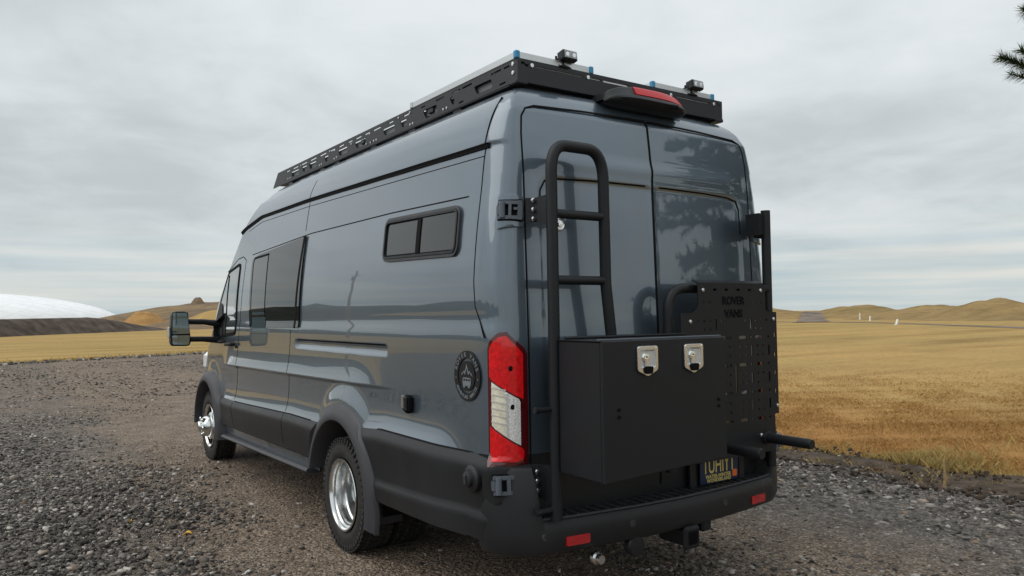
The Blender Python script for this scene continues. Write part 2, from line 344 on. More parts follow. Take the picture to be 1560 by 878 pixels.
def body():
    YS = np.concatenate([np.arange(-1.53, .8, .0125), np.arange(.8, 4.15, .03)]); YE = YS[-1]
    xr = np.concatenate([np.linspace(0, .7, 40), np.linspace(.71, .78, 7)])
    th = np.linspace(0, 1, 17)[1:]
    anchors = [lambda Y: botm(Y), lambda Y: rock(Y), lambda Y: clad(Y)-.001, lambda Y: clad(Y)+.001, lambda Y: 1.042-.012*np.asarray(Y), lambda Y: 1.057-.012*np.asarray(Y), lambda Y: belt(Y)-.05, lambda Y: belt(Y)+.02, lambda Y: 2.0+0*np.asarray(Y), lambda Y: 2.42+0*np.asarray(Y)]
    ns = [7, 16, 1, 26, 4, 36, 16, 44, 38]
    rowdefs = []
    for i, n in enumerate(ns):
        for k in range(n): rowdefs.append((i, k/n))
    rowdefs.append((len(ns)-1, 1.0))
    rows = []
    def left_loop(zf, b_of, R0v, Yf, F0, cap):
        P = []
        zr = float(zf(-1.75)); sc = 1.0
        b0 = float(b_of(-1.53, zr))
        xe = min(.78, b0-.05) if b0 > .15 else b0*.6
        X = xr*(xe/.78)
        if cap is None: Y = rear_y(X, zr)
        else: Y = R0v+.030*(X/.78)**2
        P += [(-x, y, zr) for x, y in zip(X, Y)]
        yA = Y[-1]; ys = max(-1.53, R0v+.17) if cap is None else R0v+.17+(.5-.5*b0/.85)
        n = 3.6 if zr < 1.6 else 3.6-1.0*min(1, (zr-1.6)/.8)
        for t in th:
            a = t*PI/2; u = math.sin(a)**(2/n); v = math.cos(a)**(2/n)
            x = xe+(b0-xe)*u; y = ys+(yA-ys)*v; P.append((-x, y, zr))
        k = len(P)
        for y in YS[1:]:
            yy = ys+(y-YS[0])*((1.2-ys)/(1.2-YS[0])) if y < 1.2 else 1.2+(y-1.2)*(Yf-1.2)/(YE-1.2)
            if Yf < 1.25: yy = ys+(y-YS[0])*(Yf-ys)/(YE-YS[0])
            z = float(zf(yy)); P.append((-float(b_of(yy, z)), yy, z))
        bx = -P[-1][0]
        for t in th:
            a = t*PI/2; P.append((-bx*math.cos(a)**.7, Yf+(F0-Yf)*math.sin(a)**.9, float(zf(Yf))))
        return P
    for (i, f) in rowdefs:
        def zf(Y, i=i, f=f):
            a = anchors[i](Y); b = anchors[i+1](Y); z = a+(b-a)*f
            return z+roofdz(Y)*sst(1.7, 2.4, z)
        zr = float(zf(-1.75)); rows.append((left_loop(zf, bside, float(_R0(zr)), float(_Yf(zr)), float(_F0(zr)), None), i))
    for (b, z, r0, yf, f0) in CAP:
        zf = lambda Y, z=z: z+roofdz(Y); bo = lambda Y, zz, b=b: b*(1-.03*float(sst(1.2, 2.3, Y)))+.009
        rows.append((left_loop(zf, bo, r0, yf, f0, 1), 90))
    G = np.array([r[0] for r in rows]); seg = np.array([r[1] for r in rows]); m, n = G.shape[:2]
    mir = G[:, ::-1].copy(); mir[:, :, 0] *= -1
    A = np.concatenate([mir[:, :-1], G], axis=1); n = A.shape[1]        # front right ... rear centre ... front left
    V = A.reshape(-1, 3)
    ii, jj = np.meshgrid(np.arange(m-1), np.arange(n-1), indexing='ij')
    F = np.stack([ii*n+jj, (ii+1)*n+jj, (ii+1)*n+jj+1, ii*n+jj+1], -1).reshape(-1, 4)
    C = V[F].mean(1); S = np.repeat(seg[:-1], n-1)
    keep = np.ones(len(F), bool)
    for yc in (0.0, 3.75): keep &= ~((np.hypot(C[:, 1]-yc, C[:, 2]-.352) < .475) & (np.abs(C[:, 0]) > .5))
    ax = np.abs(C[:, 0])
    low = (S <= 1)
    isrear = (C[:, 1] < -1.6) & (ax < .785)
    reg = np.full(len(F), 'body_shell', dtype=object)
    reg[S == 90] = 'roof'
    reg[(C[:, 2] > crease(C[:, 1])) & ~isrear & (C[:, 1] > -1.62) & (C[:, 1] < 2.9)] = 'roof'
    dr = (C[:, 1] > 2.47) & (C[:, 1] < 3.52) & (C[:, 2] < 2.03) & (ax > .8) & ~low
    reg[dr & (C[:, 0] < 0)] = 'front_door'; reg[dr & (C[:, 0] > 0)] = 'front_door.001'
    rd = isrear & (C[:, 2] < 2.445) & (C[:, 2] > .575)
    reg[rd & (C[:, 0] < 0) & ~low] = 'rear_door'; reg[rd & (C[:, 0] > 0) & ~low] = 'rear_door.001'
    reg[(S == 1) & ~isrear] = 'side_cladding'; reg[(S == 1) & isrear] = 'lower_rear_panel'; reg[S == 2] = 'side_cladding'
    reg[(S == 0)] = 'rocker_panel'; reg[(S == 0) & (C[:, 1] < -.4)] = 'side_cladding'
    objs = {}
    for nm in ('body_shell', 'roof', 'front_door', 'front_door.001', 'rear_door', 'rear_door.001', 'side_cladding', 'lower_rear_panel', 'rocker_panel'):
        f = F[keep & (reg == nm)]; u, inv = np.unique(f, return_inverse=True)
        o = npmesh(nm.split('.')[0], V[u], inv.reshape(-1, 4), CLAD if nm in ('side_cladding', 'lower_rear_panel') else PAINT, van, True, 50)
        objs[nm] = o
    return objs
BODY = body()
def ribbon(name, pts, w, m, parent, fn, lift=.0016, sub=.02, closed=False, thick=.0):
    """narrow strip lying on the body along (a, z) points"""
    P = list(pts)+([pts[0]] if closed else []); Q = []
    for (a, b) in zip(P, P[1:]):
        k = max(1, int(math.hypot(b[0]-a[0], b[1]-a[1])/sub))
        Q += [(a[0]+(b[0]-a[0])*i/k, a[1]+(b[1]-a[1])*i/k) for i in range(k)]
    Q.append(P[-1]); L, R = [], []
    for i, q in enumerate(Q):
        a = Q[max(0, i-1)]; b = Q[min(len(Q)-1, i+1)]; t = Vector((b[0]-a[0], b[1]-a[1])).normalized(); nx, ny = -t.y*w/2, t.x*w/2
        L.append((q[0]+nx, q[1]+ny)); R.append((q[0]-nx, q[1]-ny))
    mid = [((l[0]+r[0])/2, (l[1]+r[1])/2) for l, r in zip(L, R)]
    G = [[fn(*p, -.006) for p in L], [fn(*p, lift) for p in L], [fn(*p, lift) for p in mid], [fn(*p, lift) for p in R], [fn(*p, -.006) for p in R]]
    return MB().grid(G).build(name, m, parent, ang=80)
def patch(fn, outline, lift, thick=.02, nu=14, nv=12):
    """slab following a surface inside a convex outline of (a, z) points, rows by z"""
    zs = [p[1] for p in outline]; z0, z1 = min(zs), max(zs)
    n = len(outline); top, bot = [], []
    for i in range(nv+1):
        t = i/nv; z = z0+(z1-z0)*(.5-.5*math.cos(PI*t)); z = min(max(z, z0+1e-5), z1-1e-5); xs = []
        for k in range(n):
            a, b = outline[k], outline[(k+1) % n]
            if (a[1]-z)*(b[1]-z) <= 0 and a[1] != b[1]: xs.append(a[0]+(b[0]-a[0])*(z-a[1])/(b[1]-a[1]))
        x0, x1 = min(xs), max(xs)
        top.append([fn(x0+(x1-x0)*j/nu, z, lift) for j in range(nu+1)]); bot.append([fn(x0+(x1-x0)*j/nu, z, lift-thick) for j in range(nu+1)])
    return MB().slab(top, bot)
def outline_round(pts, r, n=5):
    """round the corners of a polygon"""
    out = []; k = len(pts)
    for i in range(k):
        p = Vector((*pts[i], 0)); a = Vector((*pts[i-1], 0)); b = Vector((*pts[(i+1) % k], 0)); ri = r[i] if isinstance(r, (list, tuple)) else r
        d1 = (a-p).normalized(); d2 = (b-p).normalized(); ri = min(ri, (a-p).length*.49, (b-p).length*.49)
        s, e = p+d1*ri, p+d2*ri
        for j in range(n+1):
            t = j/n; q = s*(1-t)**2+p*2*t*(1-t)+e*t*t; out.append((q.x, q.y))
    return out
def gaps():
    for fn, sfx in ((side, 0), (sider, 1)):
        sh, dr = BODY['body_shell'], BODY['front_door.001' if sfx else 'front_door']
        g = lambda pts, w, par=sh, nm='gap_or_shade_line', lift=.0012: ribbon(nm, pts, w, GAP, par, fn, lift)
        g([(-1.607, 2.49), (-1.60, 2.40), (-1.575, 2.2), (-1.56, 1.617), (-1.575, 1.50), (-1.66, 1.36)], .005)
        g([(.80, 2.50), (.86, 2.36), (.90, 2.10)], .006); g([(1.10, 1.37), (1.13, 1.05), (1.145, .76)], .006)
        g([(1.145, .745), (1.15, .52)], .006, BODY['side_cladding'])
        g([(2.50, 1.99), (2.56, 1.60), (2.62, 1.30), (2.66, 1.0), (2.68, .72)], .008, dr); g([(2.68, .69), (2.66, .47)], .007, BODY['side_cladding'])
        g([(2.50, 1.99), (2.62, 2.03), (2.80, 2.02), (3.2, 1.92)], .008, dr)
        # black strips along the roof crease: drip moulding with its shadow line painted in
        Y = list(np.linspace(-1.61, 2.75, 60))
        ribbon('drip_moulding_shade', [(y, float(crease(y))-.004) for y in Y], .022, GAP, sh, fn, .007)
        g([(y, float(crease(y))-.050) for y in np.linspace(-1.57, 2.5, 40)], .004)
        g([(y, float(ptop(y))+.004) for y in np.linspace(-1.46, 2.3, 50)], .007)
        g([(-.60, 1.300), (.94, 1.300)], .010)  # dark strip paints the shade under the pocket's upper edge
        g([(y, float(clad(y))+.002) for y in np.linspace(.56, 2.66, 40)], .006); g([(y, float(clad(y))+.002) for y in np.linspace(-1.69, -.56, 24)], .006)
        g([(y, float(rock(y))+.0) for y in np.linspace(.50, 3.1, 30)], .006, BODY['rocker_panel'])
    for sg in (-1, 1):
        d = BODY['rear_door' if sg < 0 else 'rear_door.001']
        e = [(sg*.786, .60), (sg*.786, 1.5), (sg*.784, 2.30), (sg*.775, 2.385), (sg*.75, 2.425), (sg*.70, 2.443), (sg*.40, 2.452), (sg*.005, 2.456)]
        ribbon('door_gap', e, .009, GAP, d, rear, .001)
        e = [(sg*.05, 2.108), (sg*.40, 2.106), (sg*.60, 2.10), (sg*.67, 2.085), (sg*.695, 2.04), (sg*.70, 1.9)]
        ribbon('window_gap', e, .008, GAP, d, rear, .002)
    ribbon('centre_gap', [(0, .60), (0, 1.5), (0, 2.45)], .013, GAP, BODY['rear_door'], rear, .0015)
gaps()
# ---------------------------------------------------------------- wheel arches, wells and wheels
def arch(yc, fn, sgn, a0, a1):
    G = []
    for i in range(49):
        t = math.radians(a0+(a1-a0)*i/48); row = []
        for (r, out, inn) in ((AR+.004, -.01, 0), (AR, .006, 0), (AR-.010, .016, 0), (AR-.022, None, 1.018), (.520, None, 1.034), (.482, None, 1.046), (.468, None, 1.044), (.460, None, 1.02), (.462, None, .80)):
            y, z = yc+r*math.cos(t), .352+r*math.sin(t)
            if out is not None: p = fn(y, max(z, .36), out); x = p[0]
            else: x = sgn*inn*(1 if yc < 1 else .985)
            row.append((x, y, z))
        G.append(row)
    return MB().grid(G)
def wells():
    for yc in (0.0, 3.75):
        for sg, fn in ((-1, side), (1, sider)):
            arch(yc, fn, sg, -2 if yc else 12, 188 if yc else 192).build('wheel_arch', TRIM, van, ang=50)
            R_ = [[(sg*xx, yc+rr*math.cos(t), .36+rr*math.sin(t)) for t in np.linspace(-.12, PI+.12, 30)] for rr, xx in ((.475, .93), (.475, .35), (.02, .34))]
            MB().grid(R_).build('wheel_well', GAP, van)
wells()
def tyre_mb(c, sgn, R=.352, w=.20, rim=.222, lug=True):
    # along +a = outward
    h = w/2
    prof = [(rim-.004, -h*.8), (rim+.01, -h*.92), (rim+.05, -h*1.04), (R-.035, -h*1.02), (R-.012, -h*.86), (R-.008, 0), (R-.012, h*.86), (R-.035, h*1.02), (rim+.05, h*1.04), (rim+.036, h*1.05), (rim+.03, h*1.02), (rim+.01, h*.96), (rim-.004, h*.8)]
    m = MB().lathe(prof, c, 'X', 72, sgn=sgn)
    if lug:
        n = 52
        for i in range(n):
            for k, a in enumerate((-.80, -.36, .0, .36, .80)):
                t = 2*PI*(i+.5*(k % 2))/n; rr = R-.005-(.006 if abs(a) > .7 else 0)
                rot = Matrix.Rotation(t, 3, 'X') @ Matrix.Rotation(.25*(1 if k % 2 else -1), 3, 'Z') @ (Matrix.Rotation(-.35*np.sign(a)*sgn if abs(a) > .7 else 0, 3, 'Y'))
                p = Vector(c)+Matrix.Rotation(t, 3, 'X') @ Vector((a*h*sgn, 0, rr))
                m.box(p, (w*(.21 if abs(a) > .7 else .15), .031, .014), .003, rot)
        for i in range(n):
            t = 2*PI*i/n; p = Vector(c)+Matrix.Rotation(t, 3, 'X') @ Vector((h*1.0*sgn, 0, R-.030))
            m.box(p, (.010, .022, .030), .003, Matrix.Rotation(t, 3, 'X'))
    return m
def rear_wheel(sgn):
    x = sgn*.889; c = (x, 0, .352)
    w = empty('wheel', c, parent=van); 
    def loc(mb, nm, m, par=w, **k):
        o = mb.xform(Matrix.Translation((-c[0], -c[1], -c[2]))).build(nm, m, par, **k); return o
    loc(tyre_mb(c, sgn), 'tyre', RUBBER)
    # deep dish rim: the disc sits far inside
    loc(MB().lathe([(.224, .102), (.222, .108), (.212, .107), (.207, .096), (.204, .080), (.193, .072), (.189, .052), (.188, .014), (.180, .006), (.178, -.052)], c, 'X', 64, sgn=sgn), 'rim', ALU, ang=30)
    loc(MB().lathe([(.1785, -.050), (.165, -.060), (.150, -.056), (.10, -.062), (.085, -.060)], c, 'X', 48, sgn=sgn), 'rim_disc', DISC, ang=30)
    hub = MB().lathe([(.090, -.064), (.088, -.02), (.060, -.010), (.058, .018), (.045, .024), (0.001, .024)], c, 'X', 32, sgn=sgn)
    for i in range(6):
        a = 2*PI*i/6; hub.lathe([(.014, -.066), (.014, -.035), (.010, -.030), (.001, -.03)], (c[0], c[1]+.115*math.cos(a), c[2]+.115*math.sin(a)), 'X', 8, sgn=sgn)
    loc(hub, 'hub', STEEL)
    for i in range(6):
        a = 2*PI*(i+.5)/6; loc(MB().lathe([(.028, -.062), (.027, -.053), (.001, -.053)], (c[0], c[1]+.138*math.cos(a), c[2]+.138*math.sin(a)), 'X', 14, sgn=sgn), 'hand_hole', GAP)
    c2 = (sgn*.645, 0, .352)
    t2 = tyre_mb(c2, sgn).xform(Matrix.Translation((-c[0], -c[1], -c[2]))); t2.build('inner_tyre', RUBBER, w)
    MB().lathe([(.222, .09), (.20, 0), (.02, -.02)], c2, 'X', 40, sgn=sgn).xform(Matrix.Translation((-c[0], -c[1], -c[2]))).build('inner_rim', STEEL, w)
def front_wheel(sgn):
    x = sgn*.875; c = (x, 3.75, .352); w = empty('wheel', c, parent=van); T = Matrix.Translation((-c[0], -c[1], -c[2]))
    tyre_mb(c, sgn).xform(T).build('tyre', RUBBER, w)
    MB().lathe([(.224, .10), (.222, .107), (.212, .106), (.205, .090), (.20, .06), (.188, .050), (.165, .070), (.130, .096), (.108, .102), (.10, .098)], c, 'X', 64, sgn=sgn).xform(T).build('rim', ALU, w, ang=30)
    for i in range(6):
        a = 2*PI*(i+.3)/6; MB().lathe([(.032, .062), (.030, .094), (.001, .094)], (c[0], c[1]+.160*math.cos(a), c[2]+.160*math.sin(a)), 'X', 16, sgn=sgn).xform(T).build('hand_hole', GAP, w)
    cv = MB().lathe([(.112, .098), (.110, .125), (.100, .150), (.088, .165), (.060, .178), (.056, .205), (.046, .214), (.001, .215)], c, 'X', 40, sgn=sgn)
    for i in range(6):
        a = 2*PI*(i+.1)/6; cv.lathe([(.020, .12), (.020, .182), (.014, .190), (.001, .19)], (c[0], c[1]+.084*math.cos(a), c[2]+.084*math.sin(a)), 'X', 10, sgn=sgn)
    cv.xform(T).build('hub_cover', ALU, w)
for sg in (-1, 1): rear_wheel(sg); front_wheel(sg)
MB().box((0, 1.2, .50), (1.55, 5.2, .10), .02).box((0, 0, .352), (1.2, .10, .10), .03).box((.45, -.7, .44), (.14, 1.2, .14), .03).box((-.45, -.7, .44), (.14, 1.2, .14), .03).box((.1, -1.15, .36), (.55, .7, .22), .06).build('underbody', GAP, van)
# step bar under the sill
for fn, sg in ((side, -1), (sider, 1)):
    MB().slab([[(sg*x, y, z+(y-.6)*-.028) for y in np.linspace(.62, 3.08, 12)] for x, z in ((.90, .425), (1.0, .418), (1.015, .400), (1.0, .385))],
              [[(sg*x, y, z+(y-.6)*-.028) for y in np.linspace(.62, 3.08, 12)] for x, z in ((.90, .385), (.94, .380), (.96, .378), (.97, .376))]).build('step_bar', TRIM, van)
# ---------------------------------------------------------------- side windows and fittings
def windows():
    for fn, sg in ((side, -1), (sider, 1)):
        sh = BODY['body_shell']
        o = outline_round([(.905, 1.385), (2.24, 1.378), (2.25, 2.0), (.855, 2.055)], [.01, .09, .09, .01])
        fw = patch(fn, o, .0125, .025, 30, 24).build('side_window', GLASS, sh)
        ribbon('window_gap', [(.985, 1.385), (.93, 1.75), (.875, 2.06)], .034, GAP, fw, lambda a, z, d=0: fn(a, z, .0125+d), .002)
        o = outline_round([(1.76, 1.49), (2.16, 1.485), (2.17, 1.975), (1.75, 1.98)], [.01, .05, .05, .01])
        patch(fn, o, .0165, .01, 10, 12).build('vent_pane', GLASS3, fw)
        ribbon('vent_seal', [(1.76, 1.48), (2.12, 1.478), (2.165, 1.50), (2.172, 1.95), (2.14, 1.985), (1.75, 1.99)], .014, GAP, fw, lambda a, z, d=0: fn(a, z, .0125+d), .0055)
        if sg < 0:
            y0, y1, z0, z1 = -1.412, -.545, 1.760, 2.010
            fr = tag(empty('slider_window', fn(-.98, 1.76), parent=sh), None)
            T = Matrix.Translation(-Vector(fr.location))
            def skew(y): return (y+.98)*.028
            rim = [(y, z) for y, z in rrect(y0, z0, y1, z1, .055, 6)]
            def rail(off, wd, lift, th, nm, m):
                Gt, Gb = [], []
                a = rrect(y0+off, z0+off, y1-off, z1-off, max(.01, .055-off), 6); b = rrect(y0+off+wd, z0+off+wd, y1-off-wd, z1-off-wd, max(.008, .055-off-wd), 6)
                A = [fn(y, z+skew(y), lift) for y, z in a]; B = [fn(y, z+skew(y), lift) for y, z in b]
                A0 = [fn(y, z+skew(y), lift-th) for y, z in a]; B0 = [fn(y, z+skew(y), lift-th) for y, z in b]
                G = [l+[l[0]] for l in (A0, A, B, B0)]
                return MB().grid(G).xform(T).build(nm, m, fr, ang=40)
            rail(0, .015, .013, .03, 'frame', TRIM); rail(.0165, .012, .018, .03, 'frame_lip', POWDER); rail(.0295, .008, .010, .02, 'seal', GAP)
            ym = -.985
            for (ya, yb, d) in ((y0+.034, ym-.006, .013), (ym-.006, y1-.034, .008)):
                MB().slab([[fn(y, z+skew(y), d) for y in np.linspace(ya, yb, 8)] for z in np.linspace(z0+.034, z1-.034, 6)], [[fn(y, z+skew(y), d-.01) for y in np.linspace(ya, yb, 8)] for z in np.linspace(z0+.034, z1-.034, 6)]).xform(T).build('pane', GLASS3, fr)
            MB().slab([[fn(y, z+skew(y), .018) for y in (ym-.030, ym+.012)] for z in np.linspace(z0+.034, z1-.034, 6)], [[fn(y, z+skew(y), .0) for y in (ym-.030, ym+.012)] for z in np.linspace(z0+.034, z1-.034, 6)]).xform(T).build('meeting_bar', GAP, fr)
        # cab door glass
        dr = BODY['front_door' if sg < 0 else 'front_door.001']
        o = outline_round([(2.76, 1.335), (3.25, 1.30), (3.70, 1.345), (3.12, 1.90), (2.70, 1.955)], [.05, .08, .06, .06, .06])
        dg = patch(fn, o, .004, .02, 20, 22).build('door_window', GLASS2, dr)
        o2 = [(o[i][0]+(-.012 if o[i][0] < 3.0 else .012), o[i][1]+(.012 if o[i][1] > 1.6 else -.012)) for i in range(len(o))]
        ribbon('window_seal', o2, .030, GAP, dg, fn, .006, closed=True)
        ribbon('quarter_bar', [(3.16, 1.31), (3.10, 1.88)], .022, GAP, dg, fn, .008)
        patch(fn, outline_round([(3.28, 1.285), (3.74, 1.33), (3.42, 1.62), (3.30, 1.60)], .03), .012, .03, 10, 10).build('mirror_sail', POWDER, dr)
        h = MB()
        p0, p1 = Vector(fn(2.76, 1.222, .035)), Vector(fn(2.99, 1.212, .035))
        h.tube([Vector(fn(2.76, 1.222, 0)), p0, p0.lerp(p1, .5)+Vector((sg*.006, 0, 0)), p1, Vector(fn(2.99, 1.212, 0))], .016, 10)
        h.build('door_handle', POWDER, dr)
        kb = MB().lathe([(.016, 0), (.016, .012), (.001, .014)], fn(2.70, 1.20, 0), 'X', 12, sgn=sg); kb.build('door_lock', POWDER, dr)
    # shore power inlet, round cap, badge
    c = Vector(side(-.93, 1.0, 0))
    inl = empty('power_inlet', c, parent=van); T = Matrix.Translation(-c)
    MB().box(c+Vector((-.020, 0, 0)), (.044, .060, .096), .014).xform(T).build('inlet_body', GAP, inl)
    MB().box(c+Vector((-.041, 0, .004)), (.010, .046, .074), .006).xform(T).build('inlet_flap', POWDER, inl)
    MB().slab([[c+Vector((-.050, yy, zz)) for yy in (.006, .026)] for zz in (.044, .020, -.020)], [[c+Vector((-.040, yy, zz)) for yy in (.004, .030)] for zz in (.046, .020, -.024)]).xform(T).build('inlet_catch', STEEL, inl)
    c = Vector(side(-1.60, .728, 0)); cap = MB().lathe([(.062, -.01), (.060, .014), (.050, .022), (.036, .024), (.034, .040), (.026, .044), (.001, .044)], c, 'X', 32, sgn=-1)
    cp = cap.build('tow_cap', CLAD, van); MB().box(c+Vector((-.045, 0, 0)), (.012, .012, .045), .003).build('cap_grip', TRIM, cp)
windows()
def badge():
    c = Vector(side(-1.515, 1.182, .0)); 
    tilt = Matrix.Identity(4)
    M = lambda d: Matrix.Translation((c.x-d, c.y, c.z)) @ leftM(0)
    b = empty('round_badge', c, parent=van); T = Matrix.Translation(-c)
    R = .117
    def add(nm, geo, m):
        mb = MB(); [mb.add(*g) for g in geo]; return mb.xform(T).build(nm, m, b, smooth=False)
    add('badge_ring', [curve_plate([circ(0, 0, R, 64), circ(0, 0, .082, 64)], .001, M(.006))], DECAL)
    add('badge_disc', [curve_plate([circ(0, 0, .070, 56)], .001, M(.006))], DECAL)
    g = []
    def arc(s, r, a0, a1, size, flip=False):
        for i, ch in enumerate(s):
            if ch == ' ': continue
            a = math.radians(a0+(a1-a0)*i/(len(s)-1))
            rot = a-PI/2 if not flip else a+PI/2
            g.append(text_geo(ch, size, .001, M(.0072) @ Matrix.Translation((r*math.cos(a), r*math.sin(a), 0)) @ Matrix.Rotation(rot, 4, 'Z'), bold=.0006))
    arc('ROVER VANS', .0985, 160, 20, .030); arc('ADVENTURE AWAITS', .0985, 212, 328, .022, True)
    g += [curve_plate([circ(s*.0985, -.012, .004, 8)], .001, M(.0072)) for s in (-1, 1)]
    # peaks and a little camper
    g.append(curve_plate([[(-.052, .000), (-.040, .016), (-.034, .012), (-.024, .026), (-.016, .018), (0, .056), (.016, .018), (.024, .026), (.034, .012), (.040, .016), (.052, .000), (.036, .008), (.026, .016), (.014, .004), (0, .036), (-.014, .004), (-.026, .016), (-.036, .008)]], .001, M(.0072)))
    g.append(curve_plate([rrect(-.036, -.046, .036, -.008, .008), rrect(-.030, -.024, -.014, -.014, .002), rrect(-.009, -.024, .009, -.014, .002), rrect(.014, -.024, .030, -.014, .002)], .001, M(.0072)))
    g += [curve_plate([circ(s*.021, -.047, .009, 14)], .001, M(.0084)) for s in (-1, 1)]
    add('badge_print', g, DECALG)
badge()
# ---------------------------------------------------------------- tow mirrors
def mirror(sg):
    A = (sg*1.405, sg*1.215) ; r = empty('towing_mirror', (sg*.93, 3.40, 1.36), parent=van); T = Matrix.Translation(-Vector(r.location))
    # housing : outline in x,z facing backwards
    yb = 3.29; xo, xi = 1.425, 1.245
    pts = [(-xo+.012, 1.205), (-xi-.02, 1.20), (-xi+.002, 1.235), (-xi-.010, 1.35), (-xi-.028, 1.515), (-xi-.05, 1.535), (-xo+.04, 1.535), (-xo+.008, 1.51), (-xo, 1.30), (-xo+.0, 1.23)]
    pts = outline_round(pts, .014, 3)
    def shell(sc, y): cx = -(xo+xi)/2; cz = 1.368; return [(-sg*(cx+(x-cx)*sc) if sg > 0 else cx+(x-cx)*sc, y, cz+(z-cz)*sc) for x, z in pts]
    G = [shell(s, y) for s, y in ((.93, yb+.004), (.97, yb-.004), (1.0, yb+.004), (1.02, yb+.05), (.97, yb+.11), (.80, yb+.15), (.4, yb+.165), (.02, yb+.167))]
    G = [g+[g[0]] for g in G]; MB().grid(G).xform(T).build('housing', POWDER, r, ang=50)
    mx = lambda p: [(-sg*x if sg > 0 else x, z) for x, z in p]
    up = outline_round([(-xo+.012, 1.318), (-xi-.012, 1.318), (-xi-.036, 1.522), (-xo+.016, 1.522)], .016)
    lo = outline_round([(-xo+.014, 1.218), (-xi-.018, 1.212), (-xi-.010, 1.305), (-xo+.010, 1.305)], .016)
    def plate(nm, o, m, y, th=.006):
        o = mx(o)
        if sg > 0: o = o[::-1]
        mb = MB().add(*curve_plate([o], th, rearM(y))); return mb.xform(T).build(nm, m, r, smooth=False)
    plate('mirror_back', outline_round([(-xo+.008, 1.208), (-xi-.008, 1.205), (-xi-.026, 1.528), (-xo+.012, 1.528)], .016), GAP, yb+.004); plate('mirror_glass', up, MIRROR, yb-.002); plate('spot_mirror', lo, MIRROR, yb-.002)
    for z0, z1 in ((1.435, 1.405), (1.265, 1.245)):
        MB().tube([(sg*1.27, yb+.045, z0), (sg*1.12, yb+.07, z0-.004), (sg*.93, yb+.09, z1)], [.026, .027, .036], 10).xform(T).build('arm', POWDER, r)
    MB().slab([[(sg*x, y, z) for y, z in q] for x, q in ((.945, ((3.12, 1.25), (3.62, 1.30), (3.55, 1.40), (3.20, 1.52))), )] + [[(sg*1.0, y, z) for y, z in ((3.22, 1.23), (3.46, 1.24), (3.46, 1.40), (3.24, 1.46))]],
              [[(sg*.90, y, z) for y, z in ((3.12, 1.25), (3.62, 1.30), (3.55, 1.40), (3.20, 1.52))], [(sg*.93, y, z) for y, z in ((3.22, 1.23), (3.46, 1.24), (3.46, 1.40), (3.24, 1.46))]]).xform(T).build('mirror_base', POWDER, r)
    MB().box((sg*1.437, yb+.05, 1.335), (.022, .05, .10), .008).xform(T).build('marker_lamp', AMBER, r)
for sg in (-1, 1): mirror(sg)
# head lamps, barely seen past the wing
for sg, fn in ((-1, side), (1, sider)):
    MB().box((sg*.80, 4.28, 1.00), (.22, .30, .24), .06, Matrix.Rotation(sg*.35, 3, 'Z')).build('headlight', CLEAR, van)
# ---------------------------------------------------------------- tail lamps
def corner(t, z, d=0.0, sg=-1):
    t = min(max(t, 0), 1); b0 = float(bside(-1.53, z)); n = 3.6 if z < 1.6 else 3.6-min(1, (z-1.6)/.8); yA = float(rear_y(.78, z))
    def P(t):
        a = max(1e-4, min(t, .9999))*PI/2; u = math.sin(a)**(2/n); v = math.cos(a)**(2/n)
        return Vector((.78+(b0-.78)*u, -1.53+(yA+1.53)*v))
    p = P(t); q = P(min(t+.03, 1))-P(max(t-.03, 0)); q.normalize(); nx, ny = -q.y, q.x
    if nx*1+ny*-1 < 0: nx, ny = -nx, -ny
    return (sg*(p.x+nx*d), p.y+ny*d, z)
TOUT = [(.02, .795), (.10, .785), (.60, .790), (.66, .835), (.665, 1.325), (.60, 1.355), (.45, 1.385), (.30, 1.388), (.10, 1.335), (.02, 1.305)]
def inset(o, a, b):
    cx = sum(p[0] for p in o)/len(o); cz = sum(p[1] for p in o)/len(o)
    hx = max(abs(p[0]-cx) for p in o); hz = max(abs(p[1]-cz) for p in o)
    return [(cx+(p[0]-cx)*(1-a/hx), cz+(p[1]-cz)*(1-b/hz)) for p in o]
def clip_line(o, f, keep):
    out = []
    for p, q in zip(o, o[1:]+o[:1]):
        fp, fq = (p[1]-f(p[0]))*keep, (q[1]-f(q[0]))*keep
        if fp >= 0: out.append(p)
        if fp*fq < 0:
            k = fp/(fp-fq); out.append((p[0]+(q[0]-p[0])*k, p[1]+(q[1]-p[1])*k))
    return out
